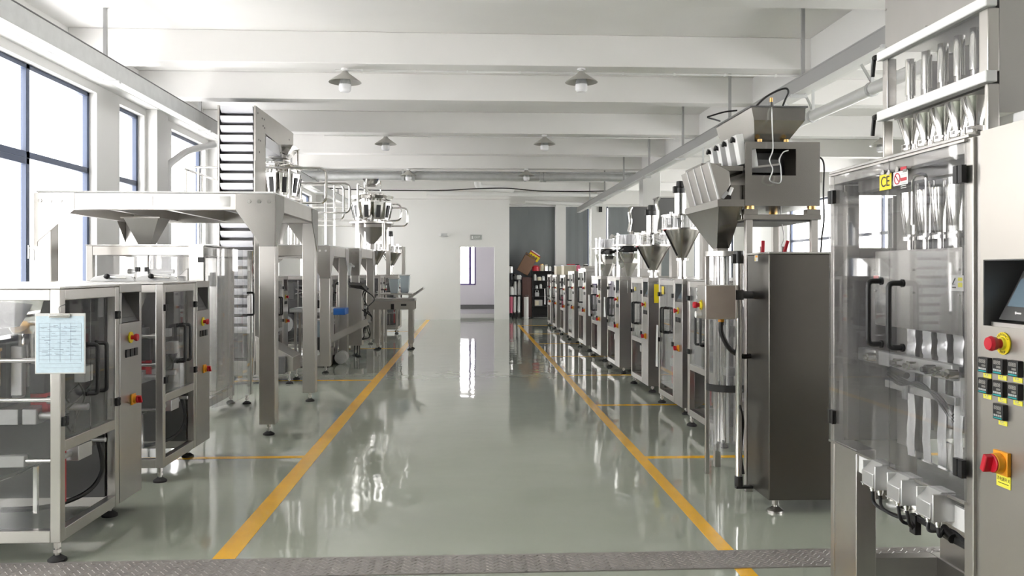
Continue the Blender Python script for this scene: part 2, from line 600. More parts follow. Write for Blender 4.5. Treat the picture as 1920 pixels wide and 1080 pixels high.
for a, b, lab in BL:
    t = thing('roller_blind', lab, 'blind', ((a + b) / 2, Y1 - 0.03, 0.6), 'roller blinds on the back wall')
    sh = MB()
    nseg = 14
    for i in range(nseg):
        x0, x1 = a + (b - a) * i / nseg, a + (b - a) * (i + 1) / nseg
        y_ = Y1 - 0.05 + 0.006 * math.sin(i * 1.3)
        y2 = Y1 - 0.05 + 0.006 * math.sin((i + 1) * 1.3)
        sh._add([(x0, y_, 0.62), (x1, y2, 0.62), (x1, y2, 3.53), (x0, y_, 3.53), (x0, y_ + 0.004, 0.62), (x1, y2 + 0.004, 0.62), (x1, y2 + 0.004, 3.53), (x0, y_ + 0.004, 3.53)],
                [(0, 1, 2, 3), (7, 6, 5, 4), (0, 4, 5, 1), (3, 2, 6, 7), (0, 3, 7, 4), (1, 5, 6, 2)])
    sh.build('cloth', 'blind', t)
    MB().cyl((a, Y1 - 0.045, 3.55), (b, Y1 - 0.045, 3.55), 0.028, 14).build('roller', 'white', t)
    MB().box(a, Y1 - 0.058, 0.60, b, Y1 - 0.038, 0.63).build('hem_bar', 'galv', t)
for k, (a, b) in enumerate(((2.76, 3.08), (3.90, 4.38))):
    st('wall_pillar_%d' % (k + 1), MB().box(a, Y1 - 0.2, 0, b, Y1, 3.6), 'wall_paint')

# floor markings and the chequer plate
def line(x0, y0, x1, y1):
    st('floor_marking', MB().box(x0, y0, 0.0, x1, y1, 0.0012), 'line_yellow')
PL0, PL1 = 3.97, 4.22
line(-1.295, PL1, -1.18, PW - 0.05)
line(1.29, PL1, 1.375, 22.3)
line(1.29, 0.5, 1.375, PL0)
for yy in (6.50, 11.07, 15.6, 20.1):
    line(-4.2, yy, -1.295, yy + 0.08)
for yy in (3.6, 6.34, 8.86, 11.45, 14.0, 16.5, 19.1, 22.1):
    line(1.375, yy, 5.5, yy + 0.08)
PLT = MB().box(-4.4, PL0, 0.0, 3.6, PL1, 0.006)
st('floor_plate', PLT, 'galv')
mat('plate', (0.30, 0.28, 0.265), 0.42, 0.35, var=0.10, scale=(5, 5, 5))
bpy.data.objects['floor_plate'].data.materials[0] = M['plate']
lz = MB()
px_, r_ = 0.034, 0
iy = 0
yy = PL0 + 0.015
while yy < PL1 - 0.012:
    ix = 0
    xx = -2.75 + (0.017 if iy % 2 else 0)
    while xx < 2.5:
        a = PI / 4 if (ix + iy) % 2 else -PI / 4
        ca, sa = math.cos(a), math.sin(a)
        L, W = 0.013, 0.0042
        lz._add([(xx + ca * L, yy + sa * L, 0.006), (xx - sa * W, yy + ca * W, 0.006), (xx - ca * L, yy - sa * L, 0.006), (xx + sa * W, yy - ca * W, 0.006), (xx, yy, 0.0095)],
                [(0, 1, 4), (1, 2, 4), (2, 3, 4), (3, 0, 4)])
        xx += px_; ix += 1
    yy += 0.0205; iy += 1
lzo = lz.build('tread_pattern', 'plate', bpy.data.objects['floor_plate'])
# ------------------------------------------------------------------ vertical form-fill-seal machine, local frame:
# aisle side faces +x at x = 0, body runs to x = -1.15; doors at y 0..0.69, control box at y 0.70..1.02
H = 1.375


def foot(parent, x, y, top, disc=0.045, name='foot', rub='rubber'):
    f = MB().cyl((x, y, 0.018), (x, y, top), 0.011, 12)
    f.cyl((x, y, 0.045), (x, y, 0.062), 0.020, 6).cyl((x, y, top - 0.03), (x, y, top), 0.019, 6)
    fo = f.build(name, 'steel', parent)
    MB().lathe([(0.0, 0.0), (disc, 0.0), (disc, 0.012), (disc * 0.75, 0.020), (0.018, 0.032), (0.0, 0.032)], (x, y, 0), 20).build('rubber_pad', rub, fo)
    return fo


def u_handle(parent, x, y, z0, z1, d=0.055, r=0.011, axis='x', name='handle'):
    """black bail handle standing off the surface at x by d (towards +x)"""
    pts = fillet([(x, y, z0), (x + d, y, z0), (x + d, y, z1), (x, y, z1)], 0.018, 4)
    h = MB().tube(pts, r, 10)
    h.cyl((x - 0.004, y, z0), (x + 0.006, y, z0), 0.015, 12).cyl((x - 0.004, y, z1), (x + 0.006, y, z1), 0.015, 12)
    return h.build(name, 'black', parent)


def hinge(parent, x, y, z, sy=0.045, sz=0.045, t=0.016):
    h = MB().box(x, y - sy / 2, z - sz / 2, x + t, y - 0.003, z + sz / 2).box(x, y + 0.003, z - sz / 2, x + t, y + sy / 2, z + sz / 2)
    h.cyl((x + t * 0.7, y, z - sz / 2), (x + t * 0.7, y, z + sz / 2), t * 0.55, 10)
    for dy in (-0.3, 0.3):
        for dz in (-0.28, 0.28):
            h.cyl((x + t, y + dy * sy, z + dz * sz), (x + t + 0.003, y + dy * sy, z + dz * sz), sy * 0.08, 8)
    return h.build('hinge', 'black', parent)


def estop(parent, x, y, z, s=1.0, n=20, lettering=False):
    c = MB().cyl((x, y, z), (x + 0.006 * s, y, z), 0.034 * s, n)
    st_ = c.build('emergency_stop', 'yellow', parent)
    st_['label'] = 'red mushroom emergency stop button on a yellow disc'
    b = MB().cyl((x + 0.006 * s, y, z), (x + 0.026 * s, y, z), 0.013 * s, n)
    b.cyl((x + 0.026 * s, y, z), (x + 0.034 * s, y, z), 0.020 * s, n, 0.023 * s).cyl((x + 0.034 * s, y, z), (x + 0.044 * s, y, z), 0.023 * s, n, 0.021 * s)
    b.build('push_button', 'red', st_)
    return st_


def rotary_switch(parent, x, y, z, s=1.0, a=0.5):
    p = MB().box(x, y - 0.030 * s, z - 0.032 * s, x + 0.010 * s, y + 0.030 * s, z + 0.032 * s)
    p.cyl((x + 0.010 * s, y, z), (x + 0.026 * s, y, z), 0.025 * s, 20, 0.023 * s)
    po = p.build('rotary_switch', 'orange', parent, bevel=0.002)
    po['label'] = 'red rotary isolator knob on a yellow plate'
    k = MB().cyl((x + 0.026 * s, y, z), (x + 0.036 * s, y, z), 0.023 * s, 20)
    k.obox((x + 0.044 * s, y, z), (0.022 * s, 0.014 * s, 0.046 * s), (a, 0, 0))
    k.build('knob', 'red', po, bevel=0.002)
    return po


def control_box(t, y0, y1, h=H, depth=0.34, meters=3, screen='screen', x=0.0, estop_z=1.055, rot_z=0.68):
    b = MB()
    zt = h
    r0, r1 = 1.145, 1.325
    b.prism([(x, 0.10), (x, r0), (x - 0.10, r0), (x - depth, r0), (x - depth, 0.22), (x - 0.14, 0.10)], 'y', y0, y1)
    b.box(x - depth, y0, r1, x, y1, zt).box(x - depth, y0, r0, x - 0.115, y1, r1)
    b.box(x - 0.115, y0, r0, x, y0 + 0.03, r1).box(x - 0.115, y1 - 0.03, r0, x, y1, r1)
    bo = b.build('control_box', 'steel_mid', t, bevel=0.003)
    yc = (y0 + y1) / 2
    s = MB().prism([(x - 0.012, r0 + 0.004), (x - 0.105, r1 - 0.004), (x - 0.113, r1 - 0.004), (x - 0.113, r0 + 0.004)], 'y', y0 + 0.032, y1 - 0.032)
    so = s.build('screen', 'dark_steel', t)
    nx, nz = 0.89, 0.45
    def onp(k, off):  # a point on the slanted face
        a = Vector((x - 0.012, 0, r0 + 0.004)).lerp(Vector((x - 0.105, 0, r1 - 0.004)), k)
        return (a.x + nx * off, a.z + nz * off)
    p0, p1 = onp(0.15, 0.002), onp(0.85, 0.002)
    q0, q1 = onp(0.15, 0.004), onp(0.85, 0.004)
    MB().prism([p0, q0, q1, p1], 'y', y0 + 0.055, y1 - 0.055).build('display', screen, so)
    estop(t, x, yc - 0.01, estop_z)
    for k in range(meters):
        yy = yc + (k - (meters - 1) / 2) * 0.062
        m = MB().box(x, yy - 0.022, estop_z - 0.115, x + 0.008, yy + 0.022, estop_z - 0.068).build('meter', 'black', t, bevel=0.0015)
    rotary_switch(t, x, yc + 0.02, rot_z)
    return bo


def interior(t, rng, film='film'):
    """forming tube, pull belts, sealing jaws, cylinders and hoses behind the doors"""
    b = MB().box(-0.62, 0.06, 0.60, -0.60, 0.64, 1.29)
    b.build('back_plate', 'steel_x', t)
    tube = MB().cyl((-0.33, 0.34, 0.84), (-0.33, 0.34, H - 0.014), 0.05, 24)
    tube.build('forming_tube', 'polished', t)
    c = MB()
    c.shell([(-0.47, 0.22, 1.30), (-0.19, 0.22, 1.30), (-0.19, 0.46, 1.30), (-0.47, 0.46, 1.30)], [(-0.385, 0.285, 1.12), (-0.275, 0.285, 1.12), (-0.275, 0.395, 1.12), (-0.385, 0.395, 1.12)], 0.004)
    c.build('forming_collar', 'polished', t)
    for yy in (0.22, 0.42):
        MB().box(-0.36, yy, 0.80, -0.30, yy + 0.04, 1.06).cyl((-0.33, yy + 0.02, 0.80), (-0.33, yy + 0.02, 0.79), 0.03).build('pull_belt', 'black' if yy > 0.3 else 'cast_alu', t, bevel=0.01)
    j = MB().box(-0.40, 0.16, 0.66, -0.29, 0.52, 0.74).box(-0.27, 0.16, 0.66, -0.20, 0.52, 0.74).cyl((-0.2, 0.2, 0.7), (-0.08, 0.2, 0.7), 0.02).cyl((-0.2, 0.48, 0.7), (-0.08, 0.48, 0.7), 0.02)
    j.build('sealing_jaw', 'cast_alu', t, bevel=0.003)
    MB().box(-0.30, 0.30, 0.74, -0.24, 0.44, 0.80).build('heater_block', 'red', t)
    for zz in (1.0, 0.80):
        MB().cyl((-0.58, 0.08, zz), (-0.10, 0.08, zz), 0.012).cyl((-0.10, 0.08, zz), (-0.07, 0.08, zz), 0.02).build('guide_rod', 'polished', t)
    MB().box(-0.20, 0.09, 0.83, -0.12, 0.15, 0.98).cyl((-0.16, 0.12, 0.98), (-0.16, 0.12, 1.06), 0.022).build('air_filter', 'black', t, bevel=0.004)
    MB().box(-0.14, 0.44, 0.84, -0.08, 0.54, 0.93).box(-0.14, 0.40, 0.97, -0.10, 0.46, 1.03).build('valve_block', 'white', t, bevel=0.004)
    MB().cyl((-0.85, 0.10, 0.52), (-0.85, 0.60, 0.52), 0.15, 30).build('film_reel', 'film_roll', t)
    MB().box(-1.05, 0.08, 0.95, -0.68, 0.60, 1.25).build('motor_housing', 'dark_steel', t, bevel=0.01)
    MB().box(-1.09, 0.62, 0.16, -0.055, 0.635, 1.30).build('side_wall', 'dark_steel', t)
    MB().box(-0.95, 0.16, 0.44, -0.26, 0.20, 0.50).build('discharge_bar', 'white', t, bevel=0.004)
    MB().cyl((-0.26, 0.18, 0.47), (-0.10, 0.18, 0.47), 0.012, 10).box(-0.22, 0.17, 0.20, -0.20, 0.19, 0.44).build('bar_shaft', 'polished', t)
    MB().cyl((-0.42, 0.16, 0.86), (-0.42, 0.16, 1.04), 0.038, 20).cyl((-0.42, 0.16, 1.04), (-0.42, 0.16, 1.055), 0.045, 20).build('canister', 'brass', t)
    MB().box(-0.20, 0.22, 0.70, -0.17, 0.25, 0.84).build('red_guard', 'red', t)
    MB().box(-0.12, 0.22, 0.24, -0.09, 0.25, 0.54).build('red_guard', 'red', t)
    MB().bar((-0.85, 0.12, 1.02), (-0.30, 0.12, 1.12), 0.02, 0.02).cyl((-0.40, 0.11, 1.105), (-0.40, 0.07, 1.105), 0.022, 14).build('film_lever', 'polished', t)
    MB().bar((-0.80, 0.14, 1.18), (-0.45, 0.14, 1.08), 0.02, 0.02).build('film_lever', 'polished', t)
    MB().loft([(-0.78, 0.10, 1.22), (-0.34, 0.10, 1.16), (-0.34, 0.58, 1.16), (-0.78, 0.58, 1.22)], [(-0.78, 0.10, 1.224), (-0.34, 0.10, 1.164), (-0.34, 0.58, 1.164), (-0.78, 0.58, 1.224)]).build('film_web', 'film', t)
    MB().loft([(-0.95, 0.12, 0.17), (-0.30, 0.12, 0.40), (-0.30, 0.50, 0.40), (-0.95, 0.50, 0.17)], [(-0.95, 0.12, 0.175), (-0.30, 0.12, 0.405), (-0.30, 0.50, 0.405), (-0.95, 0.50, 0.175)]).build('outfeed_slide', 'steel_mid', t)
    MB().tube(curve([(-0.12, 0.62, 0.50), (-0.06, 0.56, 0.48), (-0.05, 0.58, 0.32), (-0.10, 0.50, 0.22), (-0.20, 0.30, 0.20), (-0.34, 0.10, 0.24)]), 0.013).build('hose', 'black', t)
    MB().box(-0.14, 0.30, 0.44, -0.05, 0.46, 0.52).cyl((-0.10, 0.20, 0.48), (-0.10, 0.58, 0.48), 0.018).cyl((-0.10, 0.56, 0.50), (-0.02, 0.56, 0.50), 0.014).build('pneumatic_unit', 'cast_alu', t, bevel=0.004)
    for k in range(3):
        pts = [(-0.14 + 0.02 * k, 0.48, 0.90)] + [(-0.14 + rng.uniform(-.05, .05), 0.48 + rng.uniform(-.1, .1), 0.85 - 0.09 * i) for i in range(4)]
        MB().tube(curve(pts, 5), 0.005, 6).build('cable', 'black', t)


def vffs(label, group=None, name='packing_machine', apron=0.56, lower_open=True, side_glass=True, screen='screen', box=True, seed=1):
    t = thing(name, label, 'machine', (0, 0, 0), group)
    LOCAL.add(t.name)
    rng = random.Random(seed)
    p = 0.05
    f = MB()
    z1 = H - 0.013
    for x in (-p, -1.15):
        for y in (0.0, 0.64):
            f.box(x, y, 0.10, x + p, y + p, z1)
    for z_, zz in ((H - 0.07, z1 - 0.001), (0.10, 0.16)):
        for y in (0.0, 0.64):
            f.box(-1.0995, y + 0.001, z_, -p - 0.0005, y + p - 0.001, zz)
        for x in (-p, -1.15):
            f.box(x + 0.001, p + 0.0005, z_, x + p - 0.001, 0.6395, zz)
    if lower_open:
        f.box(-p + 0.001, p + 0.0005, apron - 0.03, -0.001, 0.6395, apron + 0.025)
    f.build('frame', 'steel', t, bevel=0.003)
    MB().box(-1.17, -0.006, H - 0.012, 0.004, 0.695, H).build('top_plate', 'steel_x', t, bevel=0.002)
    MB().box(-1.148, 0.05, 0.16, -1.142, 0.64, H - 0.07).build('rear_panel', 'steel_mid', t)
    if side_glass:
        MB().box(-1.10, 0.012, 0.16, -p, 0.018, H - 0.07).build('side_panel', 'acrylic', t)
    lo = apron + 0.025
    for k, (a, b_) in enumerate(((0.05, 0.345), (0.347, 0.64))):
        d = MB().box(-0.012, a, lo, -0.005, b_, H - 0.07).build('door', 'acrylic', t)
        u_handle(d, -0.006, 0.30 if k == 0 else 0.41, 0.80, 1.06)
        yy = 0.035 if k == 0 else 0.655
        hinge(d, -0.001, yy, 0.70); hinge(d, -0.001, yy, 1.20)
    if box:
        control_box(t, 0.70, 1.02, screen=screen)
        MB().box(-1.15, 0.69, 0.22, -0.34, 1.02, H).build('electrical_cabinet', 'steel_mid', t, bevel=0.003)
        foot(t, -0.10, 0.80, 0.12); foot(t, -1.08, 0.90, 0.23)
    else:
        foot(t, -0.03, 0.66, 0.10); foot(t, -1.12, 0.66, 0.10)
    foot(t, -0.03, 0.03, 0.10); foot(t, -1.12, 0.03, 0.10)
    interior(t, rng)
    return t


def sticker(parent, x, y, z, wy, hz, mt='yellow', name='sticker', t=0.0015, face=1):
    return MB().box(x, y - wy / 2, z - hz / 2, x + t * face, y + wy / 2, z + hz / 2).build(name, mt, parent)


# ------------------------------------------------------------------ right-hand row (turned half round: control box towards the camera)
def zy(zc, X):            # distance along the hall of a point at camera depth zc and lateral X
    return (zc - X * SN) / CS


RX = 2.10
GR = 'bag packing machines in the right-hand row'
glassA = vffs('bag packing machine with glass to its bottom rail, under the nearest right-hand cone', GR, apron=0.20, lower_open=False, seed=3)
openB = vffs('bag packing machine on open front legs under the second steel cone of the right row', GR, apron=0.60, seed=5)
glassA.location = (RX, zy(9.18, RX), 0); glassA.rotation_euler = (0, 0, PI)
openB.location = (RX, zy(10.74, RX), 0); openB.rotation_euler = (0, 0, PI)
row = [(12.60, openB, 'bag packing machine under the nearer dimpled bucket hopper, white sheet beside its handle', 1.0),
       (14.24, openB, 'bag packing machine under the farther dimpled bucket hopper, white cloth at its door', 1.0),
       (15.94, openB, 'taller bag packing machine with a flat dark tray on top, in the right row', 1.09),
       (17.60, glassA, 'bag packing machine right behind the one carrying the flat tray in the right row', 1.06),
       (19.15, openB, 'bag packing machine third from the far end of the right row', 1.0),
       (20.90, glassA, 'bag packing machine second from the tool rack at the far end of the right row', 1.0),
       (22.25, openB, 'bag packing machine nearest the tool rack, last of the right row', 1.0)]
MROW = {2: glassA, 3: openB}
for k, (zc, src, lab, sz) in enumerate(row):
    r = dup(src, (RX, zy(zc, RX), 0), PI, lab, GR)
    r.scale = (1, 1, sz)
    MROW[4 + k] = r
# yellow notices
sticker(glassA, 0.0, 0.20, 1.245, 0.10, 0.085, 'yellow', 'notice')
sticker(openB, 0.0, 0.25, 1.23, 0.07, 0.05, 'yellow', 'notice')
MB().box(-0.16, 1.0205, 1.08, -0.07, 1.022, 1.30).build('notice', 'yellow', openB)


def hung_sheet(name, label, mt, top, wid, hgt, rng, group=None, ydir=True):
    """thin sheet hanging from a point, slightly folded"""
    mb = MB()
    nx, nz = 5, 8
    vs, fs = [], []
    for j in range(nz + 1):
        for i in range(nx + 1):
            u, v = i / nx - 0.5, j / nz
            w_ = wid * (0.75 + 0.3 * v)
            off = 0.012 * math.sin(u * 7 + v * 2 + rng) * v
            if ydir:
                vs.append((top[0] + off, top[1] + u * w_, top[2] - v * hgt))
            else:
                vs.append((top[0] + u * w_, top[1] + off, top[2] - v * hgt))
    n = len(vs)
    d = Vector((0.003, 0, 0)) if ydir else Vector((0, 0.003, 0))
    vs += [Vector(p) + d for p in vs]
    for j in range(nz):
        for i in range(nx):
            a = j * (nx + 1) + i
            q = (a, a + 1, a + nx + 2, a + nx + 1)
            fs.append(q); fs.append(tuple(n + k for k in reversed(q)))
    rim = [i for i in range(nx + 1)] + [j * (nx + 1) + nx for j in range(1, nz + 1)] + [nz * (nx + 1) + i for i in reversed(range(nx))] + [j * (nx + 1) for j in reversed(range(1, nz))]
    for k in range(len(rim)):
        a, b = rim[k], rim[(k + 1) % len(rim)]
        fs.append((a, n + a, n + b, b))
    mb._add(vs, fs)
    return tag(mb.build(name, mt), label, 'sheet', group)


hung_sheet('paper_sheet', 'long white sheet hanging at the machine under the nearest right-hand cone', 'paper_white', (RX - 0.03, zy(9.12, RX), 0.86), 0.10, 0.46, 1)
hung_sheet('paper_sheet', 'white sheet hanging beside the door handle of the machine under the nearer dimpled hopper', 'paper_white', (RX - 0.05, zy(12.55, RX), 1.06), 0.16, 0.30, 2)
hung_sheet('paper_sheet', 'white cloth hanging at the door edge of the machine under the farther dimpled hopper', 'paper_white', (RX - 0.05, zy(14.2, RX), 1.05), 0.20, 0.36, 3)
hung_sheet('paper_sheet', 'pale sheet hanging beside the last machine of the right row by the tool rack', 'paper_white', (RX - 0.06, zy(22.4, RX), 0.98), 0.26, 0.42, 4)
hung_sheet('paper_sheet', 'narrow white sheet on the second machine from the tool rack', 'paper_white', (RX - 0.05, zy(20.9, RX), 1.10), 0.12, 0.30, 5)


class MZ(MB):
    """solids lifted by dz"""
    def __init__(self, dz):
        super().__init__()
        self.dz = dz

    def build(self, *a, **k):
        self.v = [v + Vector((0, 0, self.dz)) for v in self.v]
        return super().build(*a, **k)


def auger_filler(label, name='auger_filler', group='auger fillers with steel cone hoppers', dz=0.0):
    """steel cone, clear cylinder, motor column; origin on the machine top below the spout"""
    t = thing(name, label, 'auger filler', (0, 0, 0), group)
    LOCAL.add(t.name)
    MB().cyl((0, 0, 0.001), (0, 0, 0.20 + dz), 0.036, 20).cyl((0, 0, 0.19 + dz), (0, 0, 0.215 + dz), 0.065, 24).cyl((0, 0, 0.001), (0, 0, 0.02), 0.05, 20).build('spout', 'polished', t)
    c = MZ(dz)
    c.lathe([(0.045, 0.215), (0.05, 0.225), (0.19, 0.505), (0.19, 0.52), (0.184, 0.52), (0.182, 0.508), (0.044, 0.228)], (0, 0, 0), 40)
    c.lathe([(0.185, 0.515), (0.225, 0.515), (0.225, 0.53), (0.185, 0.53)], (0, 0, 0), 40, closed=True)
    c.build('cone_hopper', 'steel_dark_reflect', t)
    g = MZ(dz).lathe([(0.213, 0.53), (0.213, 0.655), (0.208, 0.655), (0.208, 0.53)], (0, 0, 0), 40, closed=True)
    g.build('clear_cylinder', 'clear_tube', t)
    p = MZ(dz)
    for k in range(6):
        a = k * PI / 3 + 0.3
        p.cyl((0.20 * math.cos(a), 0.20 * math.sin(a), 0.53), (0.20 * math.cos(a), 0.20 * math.sin(a), 0.66), 0.008, 8)
    p.build('tie_rod', 'polished', t)
    MZ(dz).cyl((0, 0, 0.655), (0, 0, 0.67), 0.225, 40).cyl((0.12, -0.08, 0.67), (0.12, -0.08, 0.72), 0.03).cyl((-0.13, -0.05, 0.67), (-0.13, -0.05, 0.70), 0.018).build('lid', 'polished', t)
    MZ(dz).cyl((-0.02, 0, 0.67), (-0.02, 0, 0.90), 0.062, 30).cyl((-0.02, 0, 0.67), (-0.02, 0, 0.685), 0.085, 30).build('motor_column', 'polished', t)
    m = MZ(dz).cyl((-0.02, 0, 0.90), (-0.02, 0, 0.96), 0.050, 24).cyl((-0.02, 0, 0.965), (-0.02, 0, 1.03), 0.046, 24, 0.040).box(-0.095, -0.03, 0.905, -0.03, 0.03, 0.975)
    m.build('motor', 'black', t, bevel=0.003)
    MZ(dz).cyl((0, 0, 0.23), (0, 0, 0.66), 0.014, 10).tube([(0.02 * math.cos(q * 0.9), 0.02 * math.sin(q * 0.9), 0.24 + q * 0.02) for q in range(20)], 0.007, 6).build('auger_screw', 'polished', t)
    MZ(dz).bar((-0.19, -0.02, 0.50), (-0.06, -0.02, 0.24), 0.015, 0.010).cyl((-0.20, -0.02, 0.505), (-0.17, -0.02, 0.505), 0.014).build('hopper_strap', 'black', t)
    MZ(dz).cyl((-0.205, -0.02, 0.515), (-0.18, -0.02, 0.515), 0.015, 12).build('knob', 'red', t)
    MZ(dz).box(0.20, -0.06, 0.001 - dz, 0.27, 0.06, 0.66).box(0.10, -0.05, 0.60, 0.24, 0.05, 0.655).build('column_bracket', 'steel', t, bevel=0.003)
    return t


af = auger_filler('steel cone hopper with clear cylinder and tall motor column nearest the linear weigher')
af.location = (at(1279, 520, 8.75).x, at(1279, 520, 8.75).y, H)
af2 = auger_filler('second steel cone hopper from the linear weigher, with a short motor column', dz=-0.125)
af2.location = (2.30, zy(10.35, 2.30), H)
af2.scale = (1.08, 1.08, 1.0)


def cup_filler(label):
    """dimpled bucket hopper under a turntable and a white drum; origin on the machine top"""
    t = thing('cup_filler', label, 'filler', (0, 0, 0), 'dimpled bucket hoppers in the right-hand row')
    LOCAL.add(t.name)
    def ring(r, z, n=8, ph=0.2, sq=1.0):
        return [(r * math.cos(2 * PI * k / n + ph), r * sq * math.sin(2 * PI * k / n + ph), z) for k in range(n)]
    h = MB().shell(ring(0.19, 0.34), ring(0.155, 0.20), 0.006).shell(ring(0.155, 0.20), ring(0.045, 0.0), 0.006)
    h.build('bucket_hopper', 'polished', t, sharp=12)
    petals = MB()
    for k in range(4):
        a = 2.2 + k * 0.55
        c = Vector((0.17 * math.cos(a), 0.17 * math.sin(a), 0.30))
        petals.obox(c, (0.012, 0.075, 0.13), (0, 0.25, a))
    petals.build('guide_plate', 'polished', t)
    MB().cyl((0, 0, 0.45), (0, 0, 0.47), 0.24, 36).build('turntable', 'steel', t)
    MB().cyl((0, 0, 0.47), (0, 0, 0.62), 0.135, 32).build('drum', 'white_plastic', t)
    MB().lathe([(0.19, 0.47), (0.19, 0.61), (0.186, 0.61), (0.186, 0.47)], (0, 0, 0), 36, closed=True).build('clear_guard', 'clear_tube', t)
    p = MB()
    for a in (0.5, 2.1, 3.7, 5.3):
        p.cyl((0.21 * math.cos(a), 0.21 * math.sin(a), 0.0), (0.21 * math.cos(a), 0.21 * math.sin(a), 0.64), 0.014, 10)
    p.build('post', 'polished', t)
    MB().box(-0.08, -0.05, 0.36, 0.08, 0.06, 0.45).cyl((0.05, -0.05, 0.40), (0.16, -0.1, 0.41), 0.03).build('gear_motor', 'black', t, bevel=0.01)
    MB().tube(curve([(-0.06, -0.12, 0.44), (-0.13, -0.15, 0.41), (-0.16, -0.08, 0.37), (-0.06, -0.06, 0.38)]), 0.012).build('hose', 'black', t)
    return t


cf = cup_filler('dimpled steel bucket hopper under a white drum, the nearer of two in the right row')
cf.location = (2.36, zy(12.3, 2.36), H)
dup(cf, (2.31, zy(13.95, 2.31), H), 0.3, 'dimpled steel bucket hopper under a white drum, the farther of two in the right row', 'dimpled bucket hoppers in the right-hand row')


def feeder(label, X, zc, w_, z0, z1, lean=0.06):
    """tall tapered feed hopper with an inclined screw tube, on its own legs"""
    Y = zy(zc, X)
    t = thing('screw_feeder', label, 'feeder', (X, Y, 0), 'feed hoppers behind the right-hand row')
    a = [(X - w_ * 0.5, Y - w_ * .5, z1), (X + w_ * 0.5, Y - w_ * .5, z1), (X + w_ * 0.5, Y + w_ * .5, z1), (X - w_ * 0.5, Y + w_ * .5, z1)]
    b = [(X - w_ * 0.62 + lean, Y - w_ * .3, z0), (X + w_ * .55, Y - w_ * .3, z0), (X + w_ * .55, Y + w_ * .3, z0), (X - w_ * .62 + lean, Y + w_ * .3, z0)]
    MB().loft(b, a).build('hopper', 'dark_steel', t, bevel=0.01)
    MB().box(X - w_ * .53, Y - w_ * .53, z1, X + w_ * .53, Y + w_ * .53, z1 + 0.02).build('lid', 'steel_mid', t)
    for sx in (-1, 1):
        for sy in (-1, 1):
            MB().box(X + sx * w_ * .42 - 0.025, Y + sy * w_ * .25 - 0.025, 0, X + sx * w_ * .42 + 0.025, Y + sy * w_ * .25 + 0.025, z0 + 0.02).build('leg', 'steel', t)
    MB().cyl((X - 0.1, Y - 0.1, z0 - 0.25), (X - 0.62, Y - 0.35, z0 - 0.12), 0.06, 18).build('screw_tube', 'polished', t)
    MB().tube(curve([(X - w_ * .5, Y - w_ * .5, z1), (X - w_ * .62, Y - w_ * .55, z1 - 0.1), (X - w_ * .56, Y - w_ * .55, z1 - 0.3), (X - w_ * .66, Y - w_ * .5, z0)]), 0.035, 10).build('bright_pipe', 'polished', t)
    return t


feeder('dark tapered feed hopper standing behind the dimpled bucket hoppers', 3.54, 17.4, 0.34, 2.28, 2.79)
feeder('dark wide feed hopper standing behind the second cone hopper', 3.75, 15.6, 0.46, 2.22, 2.82)

# flat tray on the taller machine and boxes on the machines past it
def top_tray(Y, X0, X1, z, label):
    t = thing('flat_tray', label, 'tray', ((X0 + X1) / 2, Y, z))
    MB().box(X0, Y - 0.30, z, X1, Y + 0.30, z + 0.018).build('plate', 'steel_mid', t)
    MB().box(X0, Y - 0.30, z + 0.018, X1, Y - 0.285, z + 0.05).box(X0, Y + 0.285, z + 0.018, X1, Y + 0.30, z + 0.05).build('rim', 'steel', t)
top_tray(zy(15.5, 2.45), 2.12, 2.85, H * 1.09 + 0.001, 'flat dark steel tray lying on the taller machine of the right row')
t = thing('acrylic_box', 'pale open box standing on the third machine from the far end of the right row', 'box', (2.25, zy(18.8, 2.25), H))
MB().box(2.12, zy(18.8, 2.25) - 0.25, H, 2.40, zy(18.8, 2.25) + 0.25, H + 0.2).build('body', 'cream', t, bevel=0.005)
MB().box(2.11, zy(18.8, 2.25) - 0.26, H + 0.2, 2.41, zy(18.8, 2.25) + 0.26, H + 0.22).build('lid', 'white', t)
t = thing('acrylic_box', 'pale box standing on the second machine from the tool rack', 'box', (2.25, zy(20.4, 2.25), H))
MB().box(2.12, zy(20.4, 2.25) - 0.25, H, 2.45, zy(20.4, 2.25) + 0.25, H + 0.2).build('body', 'cream', t, bevel=0.005)
MB().box(2.11, zy(20.4, 2.25) - 0.26, H + 0.2, 2.46, zy(20.4, 2.25) + 0.26, H + 0.22).build('lid', 'white', t)
# ------------------------------------------------------------------ two near machines on the left
GL = 'bag packing machines on the left of the aisle'
near = vffs('nearest bag packing machine on the left, with a clipboard hung on its corner post', GL, apron=0.575, screen='dark_steel', seed=11)
near.location = (-2.03, 4.22, 0)
dup(near, (-2.10, 5.79, 0), 0, 'second bag packing machine on the left, right behind the one with the clipboard', GL)
# ------------------------------------------------------------------ multi-lane stick pack machine, right foreground
SX = 1.62


def P(px, py, X=SX):
    """point of the upright plane at lateral X under photo pixel px, py"""
    return at(px, py, FPX * (X / CS) / (px - 880.0))


def yof(px, X=SX):
    return P(px, 509, X).y


def zof(px, py, X=SX):
    return P(px, py, X).z


